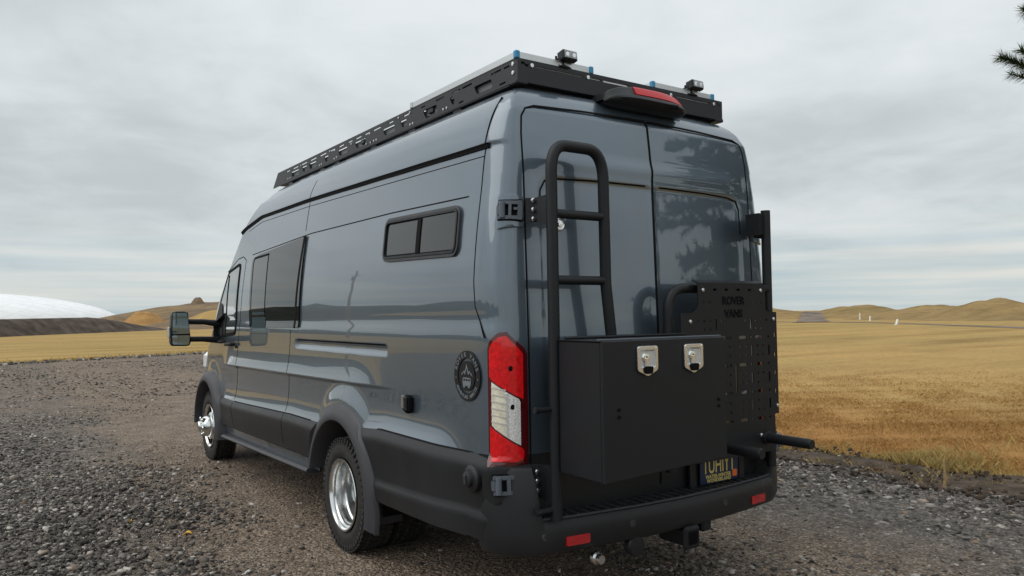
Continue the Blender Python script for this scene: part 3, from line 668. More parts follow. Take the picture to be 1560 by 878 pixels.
for sg in (-1, 1):
    fn = lambda t, z, d=0, sg=sg: corner(t, z, d, sg)
    tl = patch(fn, TOUT, .016, .04, 22, 26).build('tail_light', REDD, van)
    IN = inset(TOUT, .045, .026)
    u = lambda t: 1.085+(t-.05)*.165; l = lambda t: .866+(t-.05)*.18
    patch(fn, clip_line(IN, u, 1), .021, .01, 22, 22).build('red_lens', REDL, tl)
    patch(fn, clip_line(IN, l, -1), .021, .01, 22, 16).build('red_lens', REDL, tl)
    W0 = clip_line(clip_line(inset(TOUT, .085, .034), lambda t: u(t)-.008, -1), lambda t: l(t)+.008, 1)
    patch(fn, W0, .0215, .01, 22, 26).build('clear_lens', CLEAR, tl)
    patch(fn, [(.345, u(.345)-.010), (.345, l(.345)+.010)]+[(.565, l(.565)+.012), (.565, u(.565)-.012)], .0228, .008, 8, 14).build('cream_lens', CREAM, tl)
    for k in range(6):
        z = 1.135-k*.030
        MB().slab([[fn(t, zz+.05*(t-.5), .0245) for t in np.linspace(.33, .585, 8)] for zz in (z, z+.006)], [[fn(t, zz+.05*(t-.5), .02) for t in np.linspace(.33, .585, 8)] for zz in (z, z+.006)]).build('lens_rib', AMBER, tl)
    MB().slab([[fn(t, z, .0245) for t in (.30, .325)] for z in np.linspace(.925, 1.115, 12)], [[fn(t, z, .02) for t in (.30, .325)] for z in np.linspace(.925, 1.115, 12)]).build('lens_rib', AMBER, tl)
    for (t, z) in ((.24, 1.225), (.22, 1.055)):
        q = fn(t, z, .0215); MB().lathe([(.012, 0), (.010, .002), (.001, .002)], q, 'Y', 12, sgn=-1).build('bulb', GAP, tl)
# ---------------------------------------------------------------- rear bumper
BP = [(-.978, -1.615), (-.972, -1.68), (-.945, -1.745), (-.89, -1.80), (-.80, -1.845), (-.70, -1.865), (-.62, -1.878), (-.3, -1.912), (0, -1.925)]
BP = BP+[(-x, y) for x, y in BP[-2::-1]]
def bumper():
    P = [Vector((*p, 0)) for p in BP]; Q = []
    for i in range(len(P)-1):
        a = P[max(0, i-1)]; b = P[i]; c = P[i+1]; d = P[min(len(P)-1, i+2)]
        for k in range(6):
            t = k/6; Q.append(.5*((2*b)+(c-a)*t+(2*a-5*b+4*c-d)*t*t+(3*b-a-3*c+d)*t**3))
    Q.append(P[-1]); G = []
    for i, q in enumerate(Q):
        T = (Q[min(i+1, len(Q)-1)]-Q[max(i-1, 0)]).normalized(); n = Vector((T.y, -T.x, 0))
        ax = abs(q.x); h = float(1-sst(.775, .835, 2*.835-.775-ax+.0)) if False else float(sst(.785, .83, ax))
        zt = .555+(.795-.555)*h; ins = .16-.10*h
        G.append([tuple(q-n*a+Vector((0, 0, z))) for a, z in ((ins, zt+.002), (.03, zt), (.010, zt-.006), (.002, zt-.022), (-.002, .50), (.0, .445), (.014, .410), (.05, .392), (.16, .392))])
    b = MB().grid(G).build('rear_bumper', CLAD, van, ang=40)
    for k in range(26):
        x = -.70+k*1.40/25; yb = float(np.interp(x, [p[0] for p in BP], [p[1] for p in BP]))
        MB().box((x, yb+.088, .5575), (.012, .105, .008), .003).build('tread_rib', TRIM, b)
    MB().tube([(x, y+.020, .556) for x, y in BP[4:-4]], .007, 8).build('step_lip', TRIM, b)
    for sg in (-1, 1):
        M = Matrix.Translation((sg*.62, -1.879, .456)) @ Matrix.Rotation(sg*.10, 4, 'Z') @ rearM(0)
        MB().add(*curve_plate([rrect(-.062, -.021, .062, .021, .006)], .012, M)).build('reflector', REFL, b, smooth=False)
    for x in (-.78, -.32, .32, .78):
        y = float(np.interp(x, [p[0] for p in BP], [p[1] for p in BP])); MB().lathe([(.018, 0), (.017, .004), (.012, .005), (.011, .003), (.001, .003)], (x, y, .485), 'Y', 18, sgn=-1).build('parking_sensor', TRIM, b)
    return b
BUMP = bumper()
# tow receiver and plugs under the bumper
rc = MB().box((.05, -1.84, .36), (.085, .20, .085), .01).box((.05, -1.925, .36), (.11, .03, .11), .012); rc.build('tow_receiver', POWDER, van); MB().box((.22, -1.80, .385), (.07, .16, .07), .01).build('hitch_bracket', POWDER, van)
MB().lathe([(.028, 0), (.030, .02), (.022, .028), (.020, .05), (.001, .05)], (-.51, -1.86, .352), 'Y', 18, sgn=-1).build('trailer_plug', STEEL, van)
MB().lathe([(.05, 0), (.052, .03), (.045, .04), (.001, .042)], (-.28, -1.86, .37), 'Y', 24, sgn=-1).build('socket_cover', CLAD, van)
# ---------------------------------------------------------------- rear door hinges
def hinge(sg, z, low):
    r = empty('hinge', (sg*.84, -1.74, z), parent=van); T = Matrix.Translation(-Vector(r.location)); S = Matrix.Diagonal((-sg, 1, 1, 1))
    fnc = lambda t, zz, d=0: corner(t, zz, d, -1)
    o = [(.10, z-.045), (.62, z-.042), (.62, z+.042), (.10, z+.045)]
    base = outline_round([(.02, z-.075), (.50, z-.085), (.66, z-.055), (.66, z+.06), (.45, z+.085), (.02, z+.07)], .01)
    patch(fnc, base, .012 if not low else .03, .05, 14, 12).xform(T @ S).build('hinge_bed', PAINT if not low else CLAD, r)
    d0 = .014 if not low else .032
    patch(fnc, outline_round([(.03, z-.052), (.50, z-.05), (.50, z+.05), (.03, z+.052)], .02), d0+.002, .02, 12, 8).xform(T @ S).build('hinge_recess', GAP, r)
    def pl(t0, z0, t1, z1, d, nm='hinge_leaf'):
        patch(fnc, rrect(t0, z+z0, t1, z+z1, .008, 2), d0+d, .022, 6, 4).xform(T @ S).build(nm, HINGE, r)
    pl(.10, .026, .48, .042, .014); pl(.10, -.042, .48, -.026, .014); pl(.06, -.044, .13, .044, .016); pl(.24, -.04, .29, .04, .016); pl(.13, .0, .20, .012, .014)
    p = Vector(fnc(.40, z, d0+.016)); MB().tube([p+Vector((0, 0, -.036)), p+Vector((0, 0, .036))], .014, 12).xform(T @ S).build('hinge_pin', HINGE, r)
    pl(.44, -.022, .50, .022, .016)
for sg in (-1, 1): hinge(sg, 1.935, False); hinge(sg, .718, True)
# ---------------------------------------------------------------- ladder
LY = -1.88
def bend(p, c, q, n=8): p, c, q = Vector(p), Vector(c), Vector(q); return [p*(1-t)**2+c*2*t*(1-t)+q*t*t for t in [i/n for i in range(n+1)]]
def bracket(par, T, sg, zc, w0, w1):
    """flat arm that reaches from the door hinge to the upright, with bolts"""
    x0, x1 = sg*.802, sg*.745
    MB().slab([[(x0, -1.768, zc-w0), (x0, -1.768, zc+w0)], [(sg*.770, -1.792, zc-w0), (sg*.770, -1.792, zc+w0)], [(x1, LY+.005, zc-w1*1.2), (x1, LY+.005, zc+w1)]],
              [[(x0, -1.762, zc-w0), (x0, -1.762, zc+w0)], [(sg*.762, -1.786, zc-w0), (sg*.762, -1.786, zc+w0)], [(sg*.735, LY+.005, zc-w1*1.2), (sg*.735, LY+.005, zc+w1)]]).xform(T).build('hinge_arm', POWDER, par)
    for k in (-1, 0, 1):
        MB().lathe([(.012, 0), (.012, .006), (.008, .010), (.001, .011)], (sg*.779, -1.790, zc+k*.042), 'Y', 12, sgn=-1).xform(T).build('bolt', STEEL, par)
def ladder():
    r = empty('ladder', (-.6, LY, .58), parent=van); T = Matrix.Translation(-Vector(r.location)); B = lambda mb, nm, m=POWDER, **k: mb.xform(T).build(nm, m, r, **k)
    a, b = -.738, -.432
    path = [(a, LY, .56), (a, LY, 1.3), (a-.002, LY, 2.07)]+bend((a-.002, LY, 2.10), (a, LY, 2.222), (-.655, LY, 2.222), 9)[0:]+bend((-.535, LY, 2.222), (b-.01, LY, 2.222), (b-.005, LY, 2.09), 9)+[(b, LY, 1.6), (b+.035, LY, 1.30)]
    B(MB().tube(path, .0265, 16), 'rail', ang=60)
    for z in (1.912, 1.615):
        B(MB().tube([(a, LY, z), (b+.006, LY, z)], .021, 14), 'rung')
    B(MB().tube([(a, LY, 1.045), (a-.105, LY+.01, 1.045)], .012, 10).lathe([(.016, 0), (.016, .018), (.001, .02)], (a-.085, LY+.01, 1.045), 'X', 10, sgn=-1), 'step_peg')
    B(MB().tube([(a, LY, .61), (a-.105, LY+.01, .605)], .012, 10).lathe([(.016, 0), (.016, .018), (.001, .02)], (a-.085, LY+.01, .605), 'X', 10, sgn=-1), 'step_peg')
    bracket(r, T, -1, 1.935, .055, .065); bracket(r, T, -1, .72, .075, .075)
    M = Matrix.Translation((0, LY+.0, 0)) @ rearM(0)
    B(MB().add(*curve_plate([[(a, 1.90), (a+.065, 1.90), (a+.05, 1.85), (a, 1.80)]], .008, M)), 'gusset', smooth=False)
    B(MB().lathe([(.030, 0), (.030, .006), (.024, .010), (.020, .006), (.016, .006), (.001, .007)], (a+.033, LY-.004, 1.862), 'Y', 24, sgn=-1), 'grommet', STEEL)
    MB().lathe([(.012, 0), (.011, .008), (.001, .009)], (a+.033, LY-.010, 1.862), 'Y', 16, sgn=-1).xform(T).build('grommet_pin', ALU, r)
ladder()
# ---------------------------------------------------------------- cargo box
def cargo_box():
    x0, x1, y0, y1 = -.738, .002, -2.205, -1.905
    r = empty('cargo_box', (-.37, -2.05, .78), parent=van); T = Matrix.Translation(-Vector(r.location)); B = lambda mb, nm, m=POWDER, **k: mb.xform(T).build(nm, m, r, **k)
    zb = lambda x: .771+(x-x0)/(x1-x0)*.030; zt = 1.350
    MB_ = MB()
    def shell(mb, xa, xb, ya, yb, za, zc, bv=.004):
        k = len(mb.v); mb.box(((xa+xb)/2, (ya+yb)/2, (za(0)+zc)/2), (xb-xa, yb-ya, zc-za(0)), bv)
        for i in range(k, len(mb.v)):
            v = mb.v[i]
            if v[2] < (za(0)+zc)/2: mb.v[i] = (v[0], v[1], v[2]-za(0)+zb(v[0]))
        return mb
    z0 = lambda _: .78
    o = B(shell(MB(), x0+.003, x1-.003, y0+.022, y1, z0, zt-.004), 'box_body')
    fr = B(shell(MB(), x0, x1, y0, y0+.018, z0, zt-.001, .003), 'box_door')
    B(MB().box(((x0+x1)/2, (y0+y1)/2+.004, zt-.001), (x1-x0+.004, y1-y0, .006), .002), 'box_lid')
    B(MB().box(((x0+x1)/2, y0+.03, zt+.004), (x1-x0+.002, .012, .006), .002), 'lid_flange', HINGE)  # lighter grey than the box paints in the light its top edge catches
    B(MB().tube([(x0, y1-.05, zt+.008), (x1, y1-.05, zt+.008)], .006, 8), 'lid_hinge')
    for lx in (-.497, -.217):
        la = empty('paddle_latch', (lx, y0, 1.262), parent=r); la.location = Vector((lx, y0-.001, 1.262))-Vector(r.location); L = Matrix.Identity(4)
        M = lambda d: Matrix.Translation((0, -d, 0)) @ rearM(0)
        pl = [(-.058, .060), (.058, .060), (.058, -.040), (.0, -.066), (-.058, -.040)]
        MB().add(*curve_plate([outline_round(pl, .010, 3), outline_round([(-.044, .046), (.044, .046), (.044, -.030), (-.044, -.030)], .008, 3)], .008, M(.005), .0015)).build('latch_plate', STEEL, la, ang=30)
        MB().grid([[(-.044, -.010, .046), (.044, -.010, .046)], [(-.038, -.002, .038), (.038, -.002, .038)], [(-.038, -.002, -.022), (.038, -.002, -.022)], [(-.044, -.010, -.030), (.044, -.010, -.030)]]).grid([[(-.044, -.010, -.030), (-.044, -.010, .046)], [(-.038, -.002, -.022), (-.038, -.002, .038)]]).grid([[(.044, -.010, -.030), (.044, -.010, .046)], [(.038, -.002, -.022), (.038, -.002, .038)]]).build('latch_cup', CUP, la, smooth=False)
        MB().lathe([(.022, -.014), (.022, .004), (.018, .009), (.001, .010)], (-.006, 0, .012), 'Y', 20, sgn=-1).box((-.006, -.008, -.012), (.020, .010, .05), .004).build('lock_barrel', ALU, la)
        MB().box((-.006, -.0105, .012), (.004, .002, .014)).build('key_slot', GAP, la)
        MB().add(*curve_plate([outline_round([(-.022, .012), (.022, .012), (.018, -.016), (-.018, -.016)], .008, 3)], .020, Matrix.Translation((0, -.008, -.038)) @ rearM(0), .002)).build('lock_cap', GAP, la)
        for sx in (-1, 1): MB().lathe([(.005, 0), (.004, .003), (.001, .003)], (sx*.050, -.010, .053), 'Y', 8, sgn=-1).build('rivet', ALU, la)
    for bx, bz in ((-.655, 1.066), (-.655, 1.036), (-.050, 1.066), (-.050, 1.036)):
        B(MB().lathe([(.008, 0), (.007, .004), (.001, .005)], (bx, y0-.001, bz), 'Y', 10, sgn=-1), 'bolt', GAP)
cargo_box()
# ---------------------------------------------------------------- gear panel on the other door
def gear_panel():
    r = empty('gear_panel', (.37, -1.935, .62), parent=van); T = Matrix.Translation(-Vector(r.location)); B = lambda mb, nm, m=POWDER, **k: mb.xform(T).build(nm, m, r, **k)
    K = 1.0356; cv = lambda x, z: (-2.757+(x+2.757)*K, 1.465+(z-1.465)*K)
    out = [cv(*p) for p in ((.022, 1.607), (.511, 1.607), (.528, 1.58), (.528, 1.475), (.545, 1.459), (.615, 1.459), (.618, .930), (.584, .928), (.584, .74), (-.02, .74), (-.06, .93), (-.101, .93), (-.099, 1.459), (-.02, 1.459), (.010, 1.470), (.024, 1.50))]
    holes = []
    rr = lambda x, z, w, h: holes.append(rrect(x-w/2, z-h/2, x+w/2, z+h/2, min(w, h)*.45, 2))
    for x in (.144, .228, .316, .404): rr(*cv(x, 1.573), .026, .012)
    for x in (.061, .103, .445, .489): holes.append(circ(*cv(x, 1.51), .0062, 8))
    for x in (.018, .062, .105, .191, .367, .447, .490, .535): holes.append(circ(*cv(x, 1.418), .0062, 8))
    for x in (.063, .104, .45, .493): holes.append(circ(*cv(x, 1.377), .0062, 8))
    for z in (1.332, 1.195, 1.056, .917):
        for x in (.228, .345, .471): rr(*cv(x, z), .062, .016)
        for x in (.411, .545): holes.append(circ(*cv(x, z), .007, 8))
    for z in (1.287, 1.241, 1.148, 1.101, 1.009, .963):
        for x in (.244, .328, .371, .457, .500): holes.append(circ(*cv(x, z), .0065, 8))
    for z in (1.263, 1.125, .988):
        rr(*cv(.413, z), .012, .058); rr(*cv(.548, z), .012, .056)
    for x in (.148, .4095): rr(*cv(x, 1.40), .012, .058)
    rr(*cv(.290, 1.13), .012, .145)
    for z in (1.339, 1.236, 1.142, 1.048): rr(*cv(.597, z), .009, .026)
    sh = B(MB().add(*curve_plate([out]+holes, .005, rearM(-1.937))), 'perforated_plate', smooth=False)
    # folded top flange
    B(MB().slab([[(cv(.022, 1.607)[0], -1.940, 1.612), (cv(.511, 1.607)[0], -1.940, 1.612)], [(cv(.022, 1.607)[0], -1.902, 1.626), (cv(.511, 1.607)[0], -1.902, 1.626)]], [[(cv(.022, 1.607)[0], -1.935, 1.608), (cv(.511, 1.607)[0], -1.935, 1.608)], [(cv(.022, 1.607)[0], -1.902, 1.621), (cv(.511, 1.607)[0], -1.902, 1.621)]]), 'plate_flange')
    for x, z in ((.057, 1.570), (.489, 1.571), (-.035, 1.418), (.589, 1.422), (.607, .971), (.47, .83)):
        x, z = cv(x, z); B(MB().lathe([(.011, 0), (.010, .005), (.005, .008), (.001, .008)], (x, -1.939, z), 'Y', 14, sgn=-1), 'bolt', STEEL)
    for s, z in (('ROVER', 1.517), ('VANS', 1.452)):
        x, z = cv(.277, z); tx = MB().add(*text_geo(s, .058, .003, Matrix.Translation((x, 0, z)) @ rearM(-1.9405), bold=.0012, sx=.95)); B(tx, 'cut_lettering', GAP, smooth=False)
    # carrying frame : upright, top bend and lower tube
    px = .742
    B(MB().tube([(px, LY, .615), (px, LY, 2.02)], .0255, 16), 'upright', ang=60)
    xl = -.032
    B(MB().tube([(xl+.0, LY, .68), (xl, LY, 1.44)]+bend((xl, LY, 1.46), (xl, LY, 1.585), (.09, LY, 1.585), 9)+[(.4, LY, 1.585), (px, LY, 1.585)], .0255, 16), 'frame_tube', ang=60)
    B(MB().tube([(xl, LY, .79), (px, LY, .79)], .024, 14), 'frame_tube', ang=60)
    bracket(r, T, 1, 1.935, .055, .062); bracket(r, T, 1, .72, .075, .075)
    B(MB().slab([[(.66, LY-.02, 1.885), (.66, LY-.02, 2.00)], [(.745, LY, 1.885), (.745, LY, 2.00)]], [[(.66, LY+.07, 1.885), (.66, LY+.07, 2.0)], [(.745, LY+.01, 1.885), (.745, LY+.01, 2.0)]]), 'hinge_plate')
    for x, z in ((.624, .790), (.235, .785)):
        B(MB().tube([(x, -1.90, z), (x, -2.205, z), (x, -2.216, z)], [.0265, .0265, .023], 16), 'support_peg', ang=50)
        B(MB().lathe([(.036, 0), (.034, .014), (.027, .016)], (x, -1.941, z), 'Y', 18, sgn=-1), 'peg_collar')
gear_panel()
# ---------------------------------------------------------------- number plate, brake lamp
def number_plate():
    c = Vector((.393, -1.815, .640)); r = empty('number_plate', c, parent=van); M = lambda d: Matrix.Translation((0, -d, 0)) @ rearM(0)
    MB().add(*curve_plate([rrect(-.21, -.115, .21, .12, .03)], .012, Matrix.Translation((0, .016, 0)) @ rearM(0))).build('plate_recess', CLAD, r, smooth=False)
    MB().add(*curve_plate([rrect(-.153, -.077, .153, .077, .008)], .003, M(.0))).build('plate_base', PLATE, r, smooth=False)
    MB().add(*curve_plate([rrect(-.156, -.080, .156, .080, .009), rrect(-.149, -.073, .149, .073, .006)], .006, M(.0))).build('plate_frame', GAP, r, smooth=False)
    MB().add(*text_geo('TUHIYT', .112, .001, M(.0022) @ Matrix.Translation((-.004, .013, 0)), sx=.64, bold=.001)).build('plate_number', YEL, r, smooth=False)
    g = MB(); g.add(*text_geo('WATER-WINTER', .026, .001, M(.0022) @ Matrix.Translation((-.01, -.040, 0)), bold=.0006)); g.add(*text_geo('WONDERLAND', .026, .001, M(.0022) @ Matrix.Translation((-.005, -.061, 0)), bold=.0006))
    g.build('plate_motto', YEL, r, smooth=False)
    MB().add(*curve_plate([rrect(.100, -.058, .136, -.022, .006)], .001, M(.0024))).build('plate_sticker', ORANGE, r, smooth=False)
number_plate()
def brake_lamp():
    r = empty('brake_lamp', (0.03, -1.68, 2.55), parent=van); T = Matrix.Translation(-Vector(r.location))
    xs = np.linspace(-.275, .292, 40); G = []; L = []
    for x in xs:
        u = (x-.0085)/.284; e = max(0, 1-abs(u)**3.2)**.42; e = max(e, .02)
        yo = -1.70-.135*e; zt = 2.505+.115*e; zb = 2.505-.030*e
        Y = lambda y: -1.70+(y+1.70)*e*.8
        Z = lambda z: 2.525+(z-2.515)*e*.80
        G.append([(x, -1.60, Z(2.63)), (x, Y(-1.69), Z(2.635)), (x, Y(-1.738), Z(2.632)), (x, Y(-1.748), Z(2.622)), (x, Y(-1.776), Z(2.572)), (x, Y(-1.800), Z(2.562)), (x, Y(-1.812), Z(2.540)), (x, Y(-1.795), Z(2.515)), (x, Y(-1.73), Z(2.492)), (x, -1.68, Z(2.49))])
        if -.115 <= x <= .255: L.append([(x, Y(-1.69)-.001, Z(2.637)), (x, Y(-1.740)-.003, Z(2.634)), (x, Y(-1.751)-.003, Z(2.622)), (x, Y(-1.777)-.003, Z(2.577))])
    MB().grid(G).xform(T).build('lamp_housing', POWDER, r, ang=60)
    H = [[(p[0], p[1]+.012, p[2]-.008) for p in row] for row in L]
    MB().slab(L, H).xform(T).build('red_lens', BRK, r, ang=50)
    MB().box((.12, -1.81, 2.528), (.06, .012, .022), .006).xform(T).build('rear_camera', GAP, r)
brake_lamp()
# ---------------------------------------------------------------- roof rack
RZ = lambda Y: 2.5745+(Y+1.6)*.0162          # lower edge of the rack sides
def roof_rack():
    r = empty('roof_rack', (0, .3, 2.58), parent=van); T = Matrix.Translation(-Vector(r.location)); B = lambda mb, nm, m=RACK, **k: mb.xform(T).build(nm, m, r, **k)
    Hh = .117
    def yz(Y, f): return (Y, RZ(Y)+.004+f*Hh)
    rim = [yz(-1.60, .04), yz(2.35, -.02), yz(2.20, 1.02), yz(-1.60, 1.0)]
    holes = []
    def trap(y0, y1, z0, z1, s): holes.append(outline_round([yz(y0, z0), yz(y1-s, z0), yz(y1, z1), yz(y0+.01, z1)], .012, 2))
    for (a, b) in ((-1.38, -1.20), (-.80, -.62), (-.24, -.05), (.22, .42), (.55, .74), (1.20, 1.38), (1.62, 1.83)): trap(a, b, .22, .62, -.0 if False else .03)
    for (a, b) in ((-1.0, -.94), (-.41, -.31), (.93, 1.03), (1.42, 1.55)): trap(a, b, .24, .62, .03)
    for (a, b) in ((-1.46, -1.37), (-1.535, -1.485), (-1.18, -1.08), (-1.06, -.975), (-.88, -.785), (-.65, -.60), (-.44, -.36), (-.215, -.145), (-.02, .10), (.16, .24), (.30, .40), (.46, .54), (.62, .72), (.80, .90), (.98, 1.12), (1.20, 1.34), (1.42, 1.56), (1.64, 1.78), (1.86, 1.96)):
        p, q = yz(a, .77), yz(b, .84); holes.append([(p[0], p[1]), (q[0], p[1]), (q[0], q[1]), (p[0], q[1])])
    for (a, b) in ((-1.50, -1.445), (-1.09, -1.04), (-.70, -.66), (.12, .17)):
        p, q = yz(a, .16), yz(b, .23); holes.append([(p[0], p[1]), (q[0], p[1]), (q[0], q[1]), (p[0], q[1])])
    for sg in (-1, 1):
        M = Matrix(((0, 0, 1, sg*.7213), (1, 0, 0, 0), (0, 1, 0, 0), (0, 0, 0, 1)))
        sp = B(MB().add(*curve_plate([rim]+holes, .006, M)), 'side_plate', smooth=False)
        bl = [(-1.567, .82), (-1.567, .45), (-.871, .22), (-.91, .22), (-.453, .84), (-.295, .84), (-.457, .20), (-.492, .20), (.149, .72), (.212, .22), (.14, .18), (.085, .20), (.043, .20), (.806, .18), (.76, .22), (.797, .70), (.901, .80), (1.122, .18), (1.081, .2), (1.91, .24), (1.849, .22), (.474, .62), (1.567, .76)]
        for Y, f in bl:
            y, z = yz(Y, f); big = Y < -1.5
            B(MB().lathe([(.011 if big else .0075, 0), (.010 if big else .007, .004), (.001, .005)], (sg*.7243, y, z), 'X', 10, sgn=sg), 'bolt', STEEL)
        for Y in (-1.0, -.45, .12, .78, 1.10, 1.88):
            y, z = yz(Y, 0); B(MB().box((sg*.690, y, z-.012), (.05, .09, .05), .006), 'mounting_foot')
        B(MB().box((sg*.700, .32, RZ(.32)+.004), (.045, 3.7, .006), .001, Matrix.Rotation(.0162, 3, 'X')), 'side_flange')
    # rear beam with slots, bolts and a little wave mark cut through
    z0, z1 = 2.582, 2.694
    for xa, xb in ((-.63, -.30), (-.285, .0), (.04, .32), (.335, .635)): B(MB().box(((xa+xb)/2, -1.598, 2.668), (xb-xa, .006, .018), .001), 'slot_channel', FRAME)
    hol = []
    def sl(xa, xb, z=2.668, h=.006): hol.append(rrect(xa, z-h/2, xb, z+h/2, h*.45, 2))
    sl(-.617, -.317); sl(-.278, -.20, h=.008); sl(-.19, -.007, h=.013); sl(.05, .31, h=.010); sl(.348, .622, h=.007)
    def wave(cx):
        up = [(cx-.022+.044*i/12, 2.6695+.0055*math.sin(2*PI*i/12)+.006) for i in range(13)]; lo = [(x, z-.012) for x, z in up]; hol.append(up+lo[::-1])
    wave(-.684); wave(.690)
    B(MB().add(*curve_plate([[(-.726, z0), (.726, z0), (.726, z1), (-.726, z1)]]+hol, .005, rearM(-1.606))), 'rear_beam', smooth=False)
    B(MB().box((0, -1.575, z0+.001), (1.44, .06, .005), .001), 'beam_flange')
    for x in (-.643, -.291, .304, .654): B(MB().lathe([(.011, 0), (.010, .004), (.001, .005)], (x, -1.609, 2.669), 'Y', 12, sgn=-1), 'bolt', STEEL)
    B(MB().box((0, -1.535, 2.588), (1.36, .05, .036), .004), 'fairing_bar')
    for sg in (-1, 1): B(MB().box((sg*.70, -1.58, 2.582), (.07, .06, .02), .004), 'corner_gusset')
    for Y in (-1.15, -.7, -.25, .3, .85, 1.4, 1.9): B(MB().box((0, Y, RZ(Y)+.062), (1.436, .06, .03), .004), 'cross_bar', m=RACK)
    DK = mat('rack_liner_grey', (.17, .185, .195), rough=.55)
    for sg in (-1, 1): B(MB().box((sg*.700, .30, RZ(.30)+.042), (.006, 3.72, .072), .001, Matrix.Rotation(.0162, 3, 'X')), 'side_liner', DK)
    B(MB().box((0, 2.20, RZ(2.2)+.05), (1.44, .006, .09), .001, Matrix.Rotation(-.3, 3, 'X')), 'front_plate')
roof_rack()
def solar(x0, x1, y0, y1, z):
    r = empty('solar_panel', ((x0+x1)/2, y0, z), parent=van); T = Matrix.Translation(-Vector(r.location)); rot = Matrix.Rotation(.0162, 3, 'X')
    h = .034; B = lambda mb, nm, m: mb.xform(T).build(nm, m, r)
    for sx in (x0, x1): B(MB().box((sx, (y0+y1)/2, z+(y1-y0)*.0081), (.012, y1-y0, h), .002, rot), 'frame_rail', FRAME)
    for sy in (y0, y1): B(MB().box(((x0+x1)/2, sy, z+(sy-y0)*.0162), (x1-x0, .012, h-.001), .002, rot), 'frame_rail', FRAME)
    B(MB().box(((x0+x1)/2, (y0+y1)/2, z+(y1-y0)*.0081+.012), (x1-x0-.01, y1-y0-.01, .006), 0, rot), 'cell_sheet', CELL)
    for sx in (x0, x1):
        for sy in (y0, y1): B(MB().box((sx, sy, z+(sy-y0)*.0162+.001), (.026, .026, h+.004), .004), 'corner_guard', BLUEP if sy == y0 else FRAME)
solar(-.722, -.262, -1.595, -.48, 2.712); solar(.178, .652, -1.595, -.48, 2.709)
def work_light(x):
    r = empty('work_light', (x, -1.60, 2.70), parent=van); B = lambda mb, nm, m, par=r, **k: mb.build(nm, m, par, **k)
    rot = Matrix.Rotation(math.radians(-8), 3, 'X'); c = Vector((.02, -.02, .050))
    b = B(MB().box(c, (.094, .040, .054), .008, rot), 'lamp_body', POWDER)
    for k in range(5): B(MB().box(c+Vector((-.036+k*.018, .026, 0)), (.006, .024, .046), .001, rot), 'cooling_fin', POWDER)
    B(MB().box(c+rot @ Vector((0, -.0215, 0)), (.078, .004, .040), .002, rot), 'lamp_lens', LEDL)
    for sx in (-1, 1):
        for k in (-.5, .5): B(MB().lathe([(.013, 0), (.008, .002), (.001, .001)], c+Vector((sx*.021+k*.0, -.0235, k*.0)), 'Y', 12, sgn=-1), 'led', ALU) if k > 0 else None
    B(MB().tube([(-.02, .0, -.004), (-.035, .01, .02), (-.034, .01, .05)], .006, 8).tube([(.05, .0, -.004), (.0, -.004, .006), (.0, .0, .03)], .007, 8).box((.0, 0, -.004), (.06, .04, .008), .002), 'lamp_bracket', POWDER)
    B(MB().tube([(-.01, .02, .045), (-.04, .03, .03), (-.075, .03, .0), (-.10, .04, -.02)], .005, 6), 'lamp_cable', GAP)
work_light(-.445); work_light(.475)
# ---------------------------------------------------------------- ground materials
def nodes(m): nt = m.node_tree; return nt.nodes, nt.links, nt.nodes['Principled BSDF']
def ramp(N, L, fac, stops, interp='LINEAR'):
    r = N.new('ShaderNodeValToRGB'); L.new(fac, r.inputs[0]); r.color_ramp.interpolation = interp; e = r.color_ramp.elements
    e[0].position, e[0].color = stops[0][0], (*stops[0][1], 1); e[1].position, e[1].color = stops[-1][0], (*stops[-1][1], 1)
    for p, c in stops[1:-1]: k = e.new(p); k.color = (*c, 1)
    return r.outputs[0]
def noise(N, L, vec, scale, det=4, rough=.55, dist=0):
    n = N.new('ShaderNodeTexNoise'); n.inputs['Scale'].default_value = scale; n.inputs['Detail'].default_value = det; n.inputs['Roughness'].default_value = rough; n.inputs['Distortion'].default_value = dist
    L.new(vec, n.inputs['Vector']); return n.outputs['Fac']
def mix(N, L, fac, a, b, mode='MIX'):
    n = N.new('ShaderNodeMix'); n.data_type = 'RGBA'; n.blend_type = mode
    for s, v in ((0, fac), (6, a), (7, b)):
        if isinstance(v, (int, float)): n.inputs[s].default_value = v
        elif isinstance(v, tuple): n.inputs[s].default_value = (*v, 1)
        else: L.new(v, n.inputs[s])
    return n.outputs[2]
def mth(N, L, op, a, b=0.0, clamp=False):
    n = N.new('ShaderNodeMath'); n.operation = op; n.use_clamp = clamp
    for i, v in enumerate((a, b)):
        if isinstance(v, (int, float)): n.inputs[i].default_value = v
        else: L.new(v, n.inputs[i])
    return n.outputs[0]
